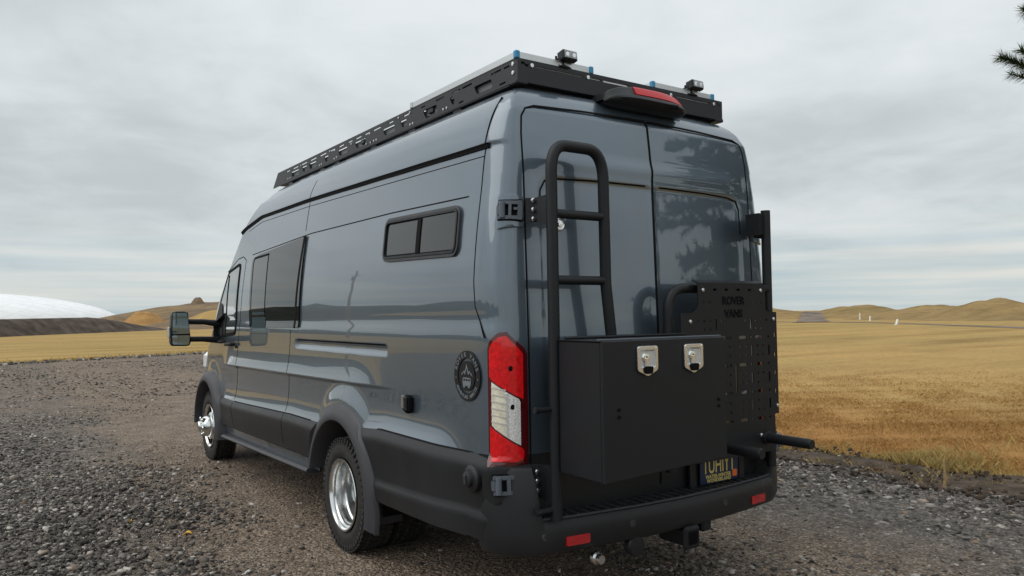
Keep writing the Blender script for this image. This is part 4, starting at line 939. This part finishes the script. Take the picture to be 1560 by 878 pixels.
def gravel_mat():
    m = mat('crushed_gravel', rough=.9, spec=.25); N, L, p = nodes(m); tc = N.new('ShaderNodeTexCoord'); v = tc.outputs['Object']
    cols, hts = [], []
    wob = N.new('ShaderNodeTexNoise'); wob.inputs['Scale'].default_value = 18; L.new(v, wob.inputs['Vector'])
    vv = N.new('ShaderNodeVectorMath'); vv.operation = 'MULTIPLY_ADD'; L.new(wob.outputs['Color'], vv.inputs[0]); vv.inputs[1].default_value = (.02, .02, .02); L.new(v, vv.inputs[2])
    for sc in (34, 82):
        vo = N.new('ShaderNodeTexVoronoi'); vo.inputs['Scale'].default_value = sc; L.new(vv.outputs[0], vo.inputs['Vector'])
        sp = N.new('ShaderNodeSeparateColor'); L.new(vo.outputs['Color'], sp.inputs[0]); cols.append(sp.outputs[0]); hts.append(vo.outputs['Distance'])
    c1 = ramp(N, L, cols[0], [(0, (.045, .041, .038)), (.5, (.108, .097, .089)), (.86, (.195, .178, .162)), (1, (.40, .37, .34))])
    c2 = ramp(N, L, cols[1], [(0, (.055, .049, .044)), (.6, (.14, .124, .11)), (.9, (.25, .225, .20)), (1, (.46, .42, .38))])
    loose = mix(N, L, .5, c1, c2)
    lane = ramp(N, L, cols[1], [(0, (.105, .079, .059)), (.6, (.215, .165, .124)), (1, (.41, .33, .26))])
    sep = N.new('ShaderNodeSeparateXYZ'); L.new(v, sep.inputs[0])
    n1 = noise(N, L, v, .9, 5, .6, .6); n2 = noise(N, L, v, 3.2, 4, .6)
    # worn brown lane where wheels run, with ragged borders
    x = mth(N, L, 'ADD', sep.outputs['X'], mth(N, L, 'MULTIPLY', mth(N, L, 'SUBTRACT', n1, .5), 1.6))
    mr = N.new('ShaderNodeMapRange'); mr.interpolation_type = 'SMOOTHSTEP'; L.new(x, mr.inputs[0]); mr.inputs[1].default_value = -2.35; mr.inputs[2].default_value = -1.2
    mr2 = N.new('ShaderNodeMapRange'); mr2.interpolation_type = 'SMOOTHSTEP'; L.new(x, mr2.inputs[0]); mr2.inputs[1].default_value = 2.3; mr2.inputs[2].default_value = 1.2
    f = mth(N, L, 'MULTIPLY', mth(N, L, 'MULTIPLY', mr.outputs[0], mr2.outputs[0]), .92)
    far = N.new('ShaderNodeMapRange'); far.interpolation_type = 'SMOOTHSTEP'; L.new(sep.outputs['Y'], far.inputs[0]); far.inputs[1].default_value = 5; far.inputs[2].default_value = 12; far.inputs[4].default_value = .8
    f = mth(N, L, 'MAXIMUM', f, mth(N, L, 'MULTIPLY', far.outputs[0], mth(N, L, 'ADD', .15, n1)))
    c = mix(N, L, f, loose, lane)
    c = mix(N, L, 1.0, c, ramp(N, L, n2, [(.3, (.72, .71, .70)), (.7, (1.2, 1.17, 1.14))]), 'MULTIPLY')
    L.new(c, p.inputs['Base Color'])
    h = mth(N, L, 'ADD', mth(N, L, 'MULTIPLY', hts[0], 1.0), mth(N, L, 'MULTIPLY', hts[1], .45))
    b = N.new('ShaderNodeBump'); b.invert = True; b.inputs['Strength'].default_value = .9; b.inputs['Distance'].default_value = .018; L.new(h, b.inputs['Height']); L.new(b.outputs[0], p.inputs['Normal'])
    return m
def stone_mat():
    m = mat('loose_stone', rough=.85, spec=.3); N, L, p = nodes(m); g = N.new('ShaderNodeNewGeometry'); tc = N.new('ShaderNodeTexCoord')
    c = ramp(N, L, g.outputs['Random Per Island'], [(0, (.034, .030, .028)), (.36, (.086, .076, .068)), (.66, (.152, .134, .119)), (.86, (.27, .245, .22)), (.97, (.50, .46, .42)), (.985, (.30, .20, .13)), (1, (.18, .13, .09))])
    n = noise(N, L, tc.outputs['Object'], 70, 3); c = mix(N, L, 1.0, c, ramp(N, L, n, [(.3, (.8, .8, .8)), (.7, (1.2, 1.2, 1.2))]), 'MULTIPLY'); L.new(c, p.inputs['Base Color'])
    b = N.new('ShaderNodeBump'); b.inputs['Strength'].default_value = .4; b.inputs['Distance'].default_value = .004; L.new(n, b.inputs['Height']); L.new(b.outputs[0], p.inputs['Normal'])
    return m
def grass_mat(name, base, dark, green, near=None):
    m = mat(name, rough=.95, spec=.12); N, L, p = nodes(m); tc = N.new('ShaderNodeTexCoord'); v = tc.outputs['Object']
    a = noise(N, L, v, .035, 5, .6); b_ = noise(N, L, v, .35, 6, .65); f = noise(N, L, v, 6, 6, .7); ff = noise(N, L, v, 45, 3, .6)
    c = mix(N, L, ramp(N, L, a, [(.35, (0, 0, 0)), (.65, (1, 1, 1))]), base, green)
    c = mix(N, L, mth(N, L, 'MULTIPLY', ramp(N, L, b_, [(.48, (0, 0, 0)), (.72, (1, 1, 1))]), .55), c, dark)
    mp = N.new('ShaderNodeMapping'); mp.inputs['Scale'].default_value = (.05, .42, 1); mp.inputs['Rotation'].default_value = (0, 0, .35); L.new(v, mp.inputs[0])
    st = noise(N, L, mp.outputs[0], 1.0, 6, .62, .4); c = mix(N, L, 1.0, c, ramp(N, L, st, [(.32, (.74, .70, .66)), (.5, (1, 1, 1)), (.68, (1.14, 1.12, 1.05))]), 'MULTIPLY')
    if near:
        sep = N.new('ShaderNodeSeparateXYZ'); L.new(v, sep.inputs[0]); mr = N.new('ShaderNodeMapRange'); mr.interpolation_type = 'SMOOTHSTEP'
        L.new(mth(N, L, 'ADD', sep.outputs['X'], mth(N, L, 'MULTIPLY', b_, 4)), mr.inputs[0]); mr.inputs[1].default_value = 13; mr.inputs[2].default_value = 5.5
        m2 = N.new('ShaderNodeMapRange'); m2.interpolation_type = 'SMOOTHSTEP'; L.new(sep.outputs['Y'], m2.inputs[0]); m2.inputs[1].default_value = 14; m2.inputs[2].default_value = 7
        m3 = N.new('ShaderNodeMapRange'); L.new(sep.outputs['X'], m3.inputs[0]); m3.inputs[1].default_value = 1; m3.inputs[2].default_value = 3
        fac_near = mth(N, L, 'MULTIPLY', mth(N, L, 'MULTIPLY', mr.outputs[0], m2.outputs[0]), m3.outputs[0])
        c = mix(N, L, mth(N, L, 'MULTIPLY', fac_near, .8), c, near)
    c = mix(N, L, 1.0, c, ramp(N, L, f, [(.25, (.62, .60, .56)), (.5, (1, 1, 1)), (.75, (1.25, 1.22, 1.15))]), 'MULTIPLY')
    c = mix(N, L, 1.0, c, ramp(N, L, ff, [(.3, (.70, .68, .66)), (.7, (1.2, 1.2, 1.18))]), 'MULTIPLY')
    L.new(c, p.inputs['Base Color'])
    bb = N.new('ShaderNodeBump'); bb.inputs['Strength'].default_value = .7; bb.inputs['Distance'].default_value = .03; L.new(mth(N, L, 'ADD', f, mth(N, L, 'MULTIPLY', ff, .4)), bb.inputs['Height']); L.new(bb.outputs[0], p.inputs['Normal'])
    return m
GRAVEL = gravel_mat(); STONE = stone_mat()
TAN = (.455, .298, .120); GRASS = grass_mat('dry_turf', TAN, (.30, .19, .07), (.36, .27, .105), near=(.37, .165, .05))
HILLG = grass_mat('dry_hill_grass', (.345, .235, .105), (.15, .105, .06), (.27, .195, .085))
HEATH = grass_mat('brown_heath', (.19, .14, .10), (.085, .066, .052), (.30, .21, .11))
ORANGE_G = grass_mat('rusty_grass', (.40, .23, .09), (.28, .16, .07), (.36, .22, .09))
SOIL = mat('dark_soil', (.080, .060, .045), rough=.95, var=.5, vscale=6, bump=.8, bscale=30, spec=.2, det=8)
TRACK = mat('far_track', (.185, .145, .115), rough=.95, var=.55, vscale=.35, spec=.2, det=8)
# ---------------------------------------------------------------- ground sheets
CX, CY = -2.757, -4.548
def polar(az, d): a = math.radians(az); return CX+d*math.sin(a), CY+d*math.cos(a)
def ground():
    rs = [0, 4, 10, 25, 60, 120, 250, 600, 1500, 4000]; n = 72; V = [(0, 0, 0)]; F = []
    for r in rs[1:]: V += [(r*math.cos(2*PI*j/n), r*math.sin(2*PI*j/n), 0) for j in range(n)]
    mb = MB(); mb.v = V
    mb.f = [(0, 1+j, 1+(j+1) % n) for j in range(n)]
    for i in range(len(rs)-2): mb.f += [(1+i*n+j, 1+(i+1)*n+j, 1+(i+1)*n+(j+1) % n, 1+i*n+(j+1) % n) for j in range(n)]
    o = mb.build('grass_field', GRASS, smooth=False, kind='structure'); o.location.z = -.012
    tag(o, 'dry golden grass field reaching to the far mounds')
ground()
def wig(t, s): return np.sin(t*1.7+s)*.5+np.sin(t*4.3+s*2.1)*.28+np.sin(t*9.7+s*3.3)*.14+np.sin(t*23+s)*.08
def redge(Y): return 3.55+.10*wig(Y*.9, 1.0)+np.clip((Y-3)*.03, 0, 1)          # right border of the gravel
def vedge(Y): return 4.35+.28*wig(Y*.8, 4.0)+(.35 if Y < -1.2 else 0)*min(1, (-1.2-Y))   # right border of the bare verge
def gravel():
    ny, nx = 230, 90; G = []
    for j in range(ny):
        t = j/(ny-1); row = []
        for i in range(nx):
            s = i/(nx-1); Y0 = -46+t*(46+26.0)
            xl = -50-1*float(sst(14, 20, Y0)); xr = float(redge(Y0)) if Y0 < 22 else float(redge(22))
            X = xl+(xr-xl)*s
            Y = Y0+(.40*(X+2.7)*float(sst(8, 26, Y0)) if X > -20 else .40*(-17.3)*float(sst(8, 26, Y0)))
            if j == ny-1: Y += .25*wig(X*1.3, 2)
            e = 1-float(sst(0, .06, min(s, 1-s))) if i in (0, nx-1) else 0
            row.append((X, Y, .004+.012*math.sin(X*1.1+Y*.4)*math.sin(Y*.7-X*.3)**2*(1-e)*(0 if abs(X) < 1.4 and -.8 < Y < 4.6 else 1)+.006))
        G.append(row)
    o = MB().grid(G).build('gravel_road', GRAVEL, kind='structure', fix=True); tag(o, 'grey and brown crushed gravel road')
gravel()
def verge():
    G = []
    for j in range(240):
        Y = -28+j*.17; a, b = float(redge(Y))-.10, float(vedge(Y)); row = []
        for i in range(13):
            s = i/12; X = a+(b-a)*s; row.append((X, Y, -.002+.055*math.sin(PI*s)**.7*(.6+.4*wig(Y*2.2+s*3, 6))+.02*math.sin(X*13+Y*9)*math.sin(Y*17)*math.sin(PI*s)))
        G.append(row)
    tag(MB().grid(G).build('soil_verge', SOIL, kind='structure'), 'bare dark soil strip between gravel and grass')
verge()
# ---------------------------------------------------------------- stones
def ico(sub=0):
    b = bmesh.new(); bmesh.ops.create_icosphere(b, subdivisions=1, radius=1); v = np.array([x.co[:] for x in b.verts]); f = np.array([[q.index for q in p.verts] for p in b.faces]); b.free(); return v, f
def scatter(name, P, R, m, flat=.55, kind='stuff'):
    v, f = ico(); n = len(P); k = len(v)
    rot = RNG.uniform(0, 2*PI, n); st = RNG.uniform(.65, 1.5, (n, 1)); tilt = RNG.normal(0, .45, n)
    A = v[None]*(1+RNG.normal(0, .27, (n, k, 1)))
    A = A*np.stack([np.ones(n), st[:, 0]*.8, flat*RNG.uniform(.6, 1.3, n)], -1)[:, None]*R[:, None, None]
    ct, s_ = np.cos(tilt)[:, None], np.sin(tilt)[:, None]; x, z = A[:, :, 0]*ct+A[:, :, 2]*s_, -A[:, :, 0]*s_+A[:, :, 2]*ct
    c, s = np.cos(rot)[:, None], np.sin(rot)[:, None]; X, Y = x*c-A[:, :, 1]*s, x*s+A[:, :, 1]*c
    V = np.stack([X, Y, z], -1)+P[:, None, :]; F = f[None]+(np.arange(n)*k)[:, None, None]
    o = npmesh(name, V.reshape(-1, 3), F.reshape(-1, 3), m, None, False, kind=kind); return o
def stones():
    P, R = [], []
    def put(n, x0, x1, y0, y1, r0, r1, pw=1.0, lane=False, soft=None):
        t = RNG.uniform(0, 1, n)**pw; Y = y0+(y1-y0)*t; X = RNG.uniform(x0, x1, n)
        r = r0+(r1-r0)*RNG.power(.45, n) if False else r0+(r1-r0)*RNG.uniform(0, 1, n)**3.2
        ok = ~((np.abs(X) < 1.15) & (Y > -1.1) & (Y < 4.3) & (RNG.uniform(0, 1, n) < .5)) & (X < redge(Y)+.12)
        if soft is not None: ok &= RNG.uniform(0, 1, n) < 1-.97*sst(soft[0], soft[1], X+.45*np.sin(Y*1.3+2)*np.sin(Y*.47)+.25*np.sin(Y*3.1+X*4))
        P.append(np.stack([X, Y, .010+r*.12], -1)[ok]); R.append(r[ok])
    put(26000, -3.3, -.3, -.6, 4.0, .005, .025, soft=(-2.3, -1.1)); put(14000, -3.3, -.3, 3.5, 12, .008, .026, soft=(-2.4, -1.1)); put(4500, -3.6, 4, 11, 25, .014, .036)
    put(9000, -2.0, .6, -2.6, 3.5, .004, .011, lane=True); put(2500, -1.9, -.6, 3, 11, .006, .016)
    put(16000, .2, 3.7, -3.4, .9, .005, .023); put(3000, 2.2, 3.75, -3.6, 1.2, .012, .036); put(2500, -.5, 2.2, -3.2, -1.0, .006, .016)
    put(9000, -6.5, -3.1, -2.5, 9, .008, .028); put(3000, -12, -3.2, -6, 14, .015, .03)
    n = 1600; Y = RNG.uniform(-5, 5, n); X = np.array([redge(y) for y in Y])+RNG.exponential(.22, n); r = RNG.uniform(.006, .024, n); P.append(np.stack([X, Y, .02+0*r], -1)); R.append(r)
    P = np.concatenate(P); R = np.concatenate(R)
    tag(scatter('loose_gravel', P, R*1.08, STONE, .42), 'loose grey stones strewn over the gravel road')
    n = 1500; Y = RNG.uniform(-7, 6, n); X = np.array([redge(y) for y in Y])+RNG.uniform(-.15, .9, n)
    tag(scatter('verge_clods', np.stack([X, Y, np.full(n, .03)], -1), RNG.uniform(.008, .03, n), SOIL, .7), 'crumbled soil clods along the verge')
    # clods at the far border of the gravel
    n = 1100; X = RNG.uniform(-9, 9, n); Y = 26.0+.40*(X+2.7)+RNG.normal(0, .35, n)
    tag(scatter('border_clods', np.stack([X, Y, np.full(n, .02)], -1), RNG.uniform(.02, .11, n)*RNG.uniform(.4, 1, n), STONE, .7), 'dark clods along the far edge of the gravel')
stones()
# ---------------------------------------------------------------- grass blades
def blade_mat(name, a, b, c):
    m = mat(name, rough=.8, spec=.2); N, L, p = nodes(m); g = N.new('ShaderNodeNewGeometry')
    L.new(ramp(N, L, g.outputs['Random Per Island'], [(0, a), (.5, b), (1, c)]), p.inputs['Base Color']); return m
def blades(name, X, Y, Z, H, Wd, lean, m, label):
    n = len(X); a = RNG.uniform(0, 2*PI, n); l = RNG.uniform(.2, 1, n)*lean; b = RNG.uniform(0, 2*PI, n)
    wx, wy = np.cos(a)*Wd, np.sin(a)*Wd; dx, dy = np.cos(b)*l*H, np.sin(b)*l*H
    V = np.stack([np.stack([X-wx, Y-wy, Z], -1), np.stack([X+wx, Y+wy, Z], -1), np.stack([X+dx*.4+wx*.7, Y+dy*.4+wy*.7, Z+H*.6], -1), np.stack([X+dx, Y+dy, Z+H], -1)], 1)
    F = np.arange(n*4).reshape(n, 4); return tag(npmesh(name, V.reshape(-1, 3), F, m, None, False, kind='stuff'), label)
def grass():
    m1 = blade_mat('dry_blade', (.26, .12, .04), (.40, .22, .07), (.50, .36, .14)); m2 = blade_mat('pale_blade', (.34, .20, .07), (.50, .36, .14), (.46, .40, .16))
    n = 330000; d = 5.5+17*RNG.uniform(0, 1, n)**1.5; az = np.radians(np.where(RNG.uniform(0, 1, n) < .45, RNG.uniform(50, 70, n), RNG.uniform(22, 112, n))); X = CX+d*np.sin(az); Y = CY+d*np.cos(az)
    ed = np.array([vedge(y) for y in Y]); cl = np.sin(X*2.3+np.sin(Y*1.7)*2)*np.sin(Y*2.1+X*.6)+.6*np.sin(X*6.1+Y*2)*np.sin(Y*7.3)
    ok = (X > ed+RNG.normal(0, .22, n)) & (RNG.uniform(0, 1, n) < 1-sst(11, 22, d)) & (RNG.uniform(-.9, 1, n) < cl+.55)
    X, Y, d, cl = X[ok], Y[ok], d[ok], cl[ok]; n = len(X)
    H = (.010+.022*RNG.uniform(0, 1, n)**2)*(1+.35*cl)
    blades('turf_blades', X, Y, np.full(n, -.012), np.clip(H, .006, .045)+.004, .0011+.0001*d, 1.6, m1, 'short dry grass blades of the field edge')
    # taller pale fringe at the border and tufts on the verge
    n = 30000; Y = RNG.uniform(-6, 5, n); X = np.array([vedge(y) for y in Y])+RNG.exponential(.28, n)-.12
    tall = np.clip(.35+.65*np.sin(Y*3.1+1)*np.sin(Y*1.3), .15, 1)*np.where(Y < -.3, 1.15, .6)
    blades('grass_fringe', X, Y, np.full(n, -.005), RNG.uniform(.03, .13, n)*tall, .003, .9, m2, 'longer pale grass fringe along the soil verge')
    T = []
    for _ in range(55):
        y = random.uniform(-3, 2.6); x = float(redge(y))+random.uniform(.0, 1.0); k = random.randint(14, 60); r = random.uniform(.02, .10)
        T.append(np.stack([RNG.normal(x, r, k), RNG.normal(y, r, k)], -1))
    T = np.concatenate(T); n = len(T); blades('verge_tufts', T[:, 0], T[:, 1], np.full(n, .01), RNG.uniform(.015, .06, n), .0022, 1.2, m2, 'sparse dry tufts growing on the soil verge')
    n = 5000; X = RNG.uniform(-9, 9, n); Y = 26.3+.40*(X+2.7)+RNG.exponential(.5, n); blades('border_tufts', X, Y, np.full(n, -.01), RNG.uniform(.03, .14, n), .012, 1.0, m2, 'dry tufts along the far edge of the gravel')
grass()
# ---------------------------------------------------------------- hills, berm, dome
def mound(name, az, d, h, wa, wd, m, label, p=1.0, nz=.0, kind='structure', n=40, skew=0.0, rot=None):
    """mound centred at azimuth/distance, half-widths across (m) and along (m)"""
    x0, y0 = polar(az, d); a = math.radians(az); rx, ry = math.cos(a), -math.sin(a); fx, fy = math.sin(a), math.cos(a); G = []
    for i in range(n+1):
        row = []
        for j in range(n+1):
            u, w = -1+2*i/n, -1+2*j/n; q = math.hypot(u, w); k = max(0, 1-q) if q < 1 else 0
            t = 1-min(1, q); s = (t*t*(3-2*t))**p
            un = nz*(math.sin(u*9+d)*math.sin(w*7+az)+.5*math.sin(u*21+w*13))*s
            z = h*s*(1+un)-.06*(q > .98)-.25*max(0, q-1)
            us = u+skew*s
            row.append((x0+rx*us*wa+fx*w*wd, y0+ry*us*wa+fy*w*wd, z))
        G.append(row)
    return tag(MB().grid(G).build(name, m, kind=kind), label)
def far():
    M = lambda *a, **k: mound('hill', *a, **k)
    M(51.6, 165, 2.35, 19, 30, HILLG, 'low grassy mound beside the gear panel', nz=.1)
    M(58.6, 175, 2.45, 15, 34, HILLG, 'grassy mound right of the dark track', nz=.12)
    M(63.2, 200, 2.35, 16, 36, HILLG, 'grassy mound between two nearer ones', nz=.1)
    M(66.6, 130, 2.65, 13, 30, HILLG, 'tallest grassy mound at the right', nz=.1); M(71.5, 150, 2.6, 16, 40, HILLG, 'grassy mound past the right border')
    M(47, 180, 2.4, 22, 40, HILLG, 'grassy mound behind the van'); M(61.5, 140, 1.3, 10, 26, HILLG, 'small lower mound in front of the others')
    M(13.2, 235, 6.15, 41, 60, HEATH, 'long brown hill behind the left field', nz=.05, p=.55)
    M(11.1, 226, 7.25, 5.6, 10, HEATH, 'steep dark knoll on top of the long hill', p=.8, skew=.25, nz=.05)
    M(8.0, 130, 2.75, 4.6, 9, ORANGE_G, 'small rust coloured grassy heap', p=.75, nz=.08); M(12.6, 160, 3.1, 10, 26, GRASS, 'tan grassy slope below the brown hill'); M(6.6, 150, 2.0, 8, 16, HEATH, 'low brown rise left of the heap', nz=.15)
    M(9.8, 122, 1.0, 8, 14, HEATH, 'low brown foot of the hill', nz=.2)
    # dark earth berm in front of the dome
    G = []
    for i in range(60):
        t = i/59; az = -9+19*t; d = 66+50*t; e = .04+.96*(1-float(sst(.70, 1.0, t))); row = []
        for (off, z) in ((-5.5, -.1), (-4.2, .35), (-2.5, 1.05), (-1.0, 1.45), (1.0, 1.5), (5, -.1)):
            x, y = polar(az, d+off*(.7+.5*t)); hh = (z if z < 0 else z*(.96+.30*t))*(e if z > 0 else 1)+(.10*wig(i*.5+off, off) if 0 < z < 1.5 else 0)*e; row.append((x, y, hh))
        G.append(row)
    tag(MB().grid(G).build('earth_berm', mat('berm_earth', (.085, .066, .055), rough=.95, var=.5, vscale=.8, bump=.6, bscale=4, spec=.15, det=9), kind='structure'), 'dark earth bank in front of the white dome')
    # dark tracks across the right field
    def strip(pts, w, name, label):
        G = []
        for i, (az, d) in enumerate(pts):
            x, y = polar(az, d); G.append([(*polar(az, d-w*(.9+.2*wig(i*1.3, 1))), .006), (x, y, .012), (*polar(az, d+w*(.9+.2*wig(i*1.1, 4))), .006)])
        tag(MB().grid(G).build(name, TRACK, kind='structure'), label)
    strip([(52, 108), (54, 104), (56, 101), (58, 98), (60, 92), (62, 84), (64, 77), (66, 71), (68, 66), (70, 62), (72, 60)], 3.0, 'dirt_track', 'dark dirt track across the far side of the field')
    G = []
    for k in range(30):
        kk = k*.45; w = 1.05-.035*kk+.55*math.exp(-kk*.9); c = 55.70-.012*kk
        G.append([(*polar(c+w*q*(1+.16*float(wig(k*.9, 2+q*3)))+.08*float(wig(k*.6, 5)), 98+kk*4.2), .018+.0070*kk*kk+(.03 if abs(q) < .9 else -.03)+.03*float(wig(k*1.3+q*5, 1))) for q in (-1, -.6, -.2, .2, .6, 1)])
    tag(MB().grid(G).build('dirt_track', TRACK, kind='structure'), 'dark track climbing between two mounds')
    # air-supported dome
    x0, y0 = polar(-3.6, 262); FAB = mat('dome_fabric', (.88, .89, .90), rough=.6, var=.04, vscale=.3, spec=.3); d = empty('air_dome', (x0, y0, 0), 'white air-supported dome behind the dark earth bank', 'dome')
    def P(th, ph, k=1.0): return (47*k*math.cos(th)*math.cos(ph), 30*k*math.sin(th)*math.cos(ph), 9.9*k*math.sin(ph))
    MB().grid([[P(2*PI*i/96, PI/2*j/24) for j in range(25)] for i in range(97)]).build('dome_skin', FAB, d)
    CAB = mat('dome_cable', (.82, .84, .85), rough=.6)
    for s in (1, -1):
        for k in range(36):
            a0 = 2*PI*k/36; MB().tube([P(a0+s*1.1*j/14, PI/2*.93*j/14, 1.0005) for j in range(15)], .05, 4, caps=False).build('net_cable', CAB, d)
    # white course markers
    WH = mat('white_marker', (.75, .75, .73), rough=.6)
    for az, dd, h, lean, lb in ((58.68, 122, .95, 0, 'upright white marker post, farthest of the three'), (59.3, 108, .62, .1, 'short white marker post, middle one of the three'), (60.88, 78, .55, .5, 'leaning white marker post nearest to the van')):
        x, y = polar(az, dd); o = MB().box((lean*h*.25, -lean*h*.25, h/2), (.16, .16, h), .02, Matrix.Rotation(lean, 3, 'Y')).lathe([(.16, 0), (.15, .05), (.02, .07)], (0, 0, 0), 'Z', 10).build('marker_post', WH); o.location = (x, y, 0)
        tag(o, lb, 'post', 'white markers in the field')
    # beyond the left border : open field, a wooded ridge and a power pole (seen in the paint)
    G = []
    for i in range(90):
        az = -140+i*1.5; h = 7.5+3*wig(i*.21, 2)+1.2*wig(i*1.9, 3); h *= float(sst(-6, -18, az)); row = []
        for off, k in ((-30, 0), (-12, .55), (0, 1), (14, .9), (60, 0)): x, y = polar(az, 215+off+20*wig(i*.1, 1)); row.append((x, y, h*k-.1))
        G.append(row)
    tag(MB().grid(G).build('far_ridge', mat('ridge_scrub', (.045, .045, .035), rough=.95, var=.5, vscale=.12, spec=.1, det=8), kind='structure'), 'dark scrubby ridge beyond the left field')
far()
WOOD = mat('weathered_wood', (.26, .19, .12), rough=.85, var=.35, vscale=14, bump=.4, bscale=60)
def pole():
    x, y = -1-26, 4.6*26/1.83; p = empty('power_pole', (x, y, 0), 'tall wooden power pole standing beyond the left field', 'pole')
    MB().tube([(0, 0, 0), (0, 0, 5), (0, 0, 10)], [.16, .14, .11], 10).build('pole_shaft', WOOD, p)
    MB().box((0, 0, 9.3), (.12, 2.2, .14), .01).build('cross_arm', WOOD, p); MB().tube([(0, .4, 8.2), (0, .4, 9)], .2, 10).build('transformer', TRIM, p)
pole()
def stake():
    o = empty('wooden_stake', (3.55, -1.40, 0), 'small thin wooden stake standing at the gravel edge', 'stake')
    MB().box((0, 0, .12), (.030, .012, .24), .002, Matrix.Rotation(.05, 3, 'Y')).box((.005, 0, .245), (.022, .011, .02), .003, Matrix.Rotation(.4, 3, 'Y')).build('stake_board', mat('stake_wood', (.40, .27, .13), rough=.8, var=.3, vscale=30), o)
stake()
def leaf(x, y, s, rz, lb):
    vs = []; G = []
    for i in range(9):
        t = i/8; w = s*.36*math.sin(PI*min(1, t*.93+.05))**.8; yy = (t-.5)*s; z = .010+.012*math.sin(t*4)+.006
        G.append([(-w, yy, z+.008), (0, yy, z), (w, yy, z+.010)])
    H = [[(a, b, c-.0008) for a, b, c in r] for r in G]
    o = MB().slab(G, H).build('fallen_leaf', mat('yellow_leaf', (.70, .40, .04), rough=.6, var=.2, vscale=40)); o.location = (x, y, .016); o.rotation_euler.z = rz; tag(o, lb, 'leaf', 'fallen yellow leaves')
leaf(-1.734, .87, .055, 1.1, 'bright yellow leaf lying on the gravel left of the rear wheel'); leaf(-2.0, 1.45, .026, .3, 'tiny yellow leaf farther up the gravel')
# ---------------------------------------------------------------- pine behind the camera's right
NEED = blade_mat('pine_needles', (.036, .058, .022), (.065, .10, .036), (.10, .125, .05))
BARK = mat('pine_bark', (.10, .07, .05), rough=.95, var=.4, vscale=9, bump=.8, bscale=30)
def pine():
    bx, by = 7.2, -4.6; t = empty('pine_tree', (bx, by, 0), 'pine tree at the right border with needle twigs hanging into the sky', 'tree')
    tr = MB().tube([(0, 0, -.1), (.03, .02, 1.5), (-.03, .05, 3.5), (.02, 0, 5.5), (0, 0, 7.6)], [.20, .17, .12, .07, .015], 12); tr.build('trunk', BARK, t)
    limb = MB(); NV = []
    def brush(p, d, L, nn, ln, wd):
        d = d/np.linalg.norm(d); a = np.cross(d, [0.1, .2, 1.0]); a /= np.linalg.norm(a); b = np.cross(d, a)
        s = RNG.uniform(0, 1, nn); ph = RNG.uniform(0, 2*PI, nn); sp = RNG.uniform(.35, .8, nn); q = p+d*(s*L)[:, None]
        nd = d*sp[:, None]+(a*np.cos(ph)[:, None]+b*np.sin(ph)[:, None])*(1-sp*.5)[:, None]; nd += np.array([0, 0, .12]); nd /= np.linalg.norm(nd, axis=1)[:, None]
        sd = np.cross(nd, RNG.normal(0, 1, (nn, 3))); sd /= np.linalg.norm(sd, axis=1)[:, None]; l = (ln*RNG.uniform(.7, 1.15, nn))[:, None]
        NV.append(np.stack([q-sd*wd, q+sd*wd, q+nd*l+np.array([0, 0, -.012])], 1))
    def inview(p):
        w = Vector((p[0]+bx-CX, p[1]+by-CY, p[2]-1.465)); z = w.dot(_f); return z > .1 and w.dot(_r2)/z < .72 and abs(w.dot(_u2)/z) < .42
    z = 1.5
    while z < 7.3:
        Lm = 3.7*(1-(z-1.2)/6.6)**.75; k = 6 if z < 5 else 5
        for i in range(k):
            a = 2*PI*(i+random.random()*.8)/k+z; L = Lm*random.uniform(.65, 1.05); zz = z+random.uniform(-.15, .15)
            P = [np.array([L*s*math.cos(a+.12*math.sin(s*3+z)), L*s*math.sin(a+.12*math.sin(s*3+z)), zz+.25*L*s*(1-.55*s)-.05*L*s*s]) for s in np.linspace(0, 1, 7)]
            P = [p for p in P if not inview(p)]
            if len(P) < 4: continue
            limb.tube([tuple(p) for p in P], [.035*(1-.8*j/len(P))*(.4+.6*Lm/3.7) for j in range(len(P))], 6)
            for j in range(int(14+L*12)):
                s = random.uniform(.28, 1)*(len(P)-1.001); q = P[int(s)]+(P[int(s)+1]-P[int(s)])*(s-int(s)); d = P[-1]-P[0]
                d = d/np.linalg.norm(d)+RNG.normal(0, .55, 3)*np.array([1, 1, .45])+np.array([0, 0, .15]); e = q+d/np.linalg.norm(d)*.45
                if inview(e) or inview(q): continue
                brush(q, d, random.uniform(.22, .48), 105, .125, .0065)
        z += random.uniform(.26, .36)
    limb.build('limb', BARK, t)
    # the twigs that reach into the picture
    tw = MB(); k0 = len(NV)
    def twig(tip, root, n, ln):
        tip, root = np.array(tip)-np.array([bx, by, 0]), np.array(root)-np.array([bx, by, 0]); d = tip-root; tw.tube([tuple(root), tuple(root+d*.5+np.array([0, 0, -.03])), tuple(tip)], [.012, .008, .004], 6); brush(root+d*.25, d, np.linalg.norm(d)*.80, int(n*1.35), ln, .0031); return root
    r1 = twig((4.86, -1.40, 3.76), (5.42, -1.75, 3.50), 760, .105); twig((4.99, -1.50, 3.82), (5.34, -1.66, 3.56), 330, .10); twig((4.98, -1.42, 3.62), (5.40, -1.72, 3.50), 260, .10)
    r2 = twig((5.12, -1.50, 4.23), (5.65, -1.75, 4.45), 700, .11); twig((5.20, -1.55, 4.08), (5.65, -1.75, 4.42), 330, .11)
    tw.tube([(0, 0, 2.7), tuple(r1*.5+np.array([.3, .2, 1.75])), tuple(r1)], [.04, .025, .012], 7).tube([(0, 0, 3.5), tuple(r2*.5+np.array([.3, .2, 2.2])), tuple(r2)], [.04, .025, .012], 7)
    tw.build('twig', BARK, t)
    for nm, A in (('needles', NV[:k0]), ('needles', NV[k0:])):
        V = np.concatenate(A); n = len(V); npmesh(nm, V.reshape(-1, 3), np.arange(n*3).reshape(n, 3), NEED, t, False, kind='stuff')
pine()
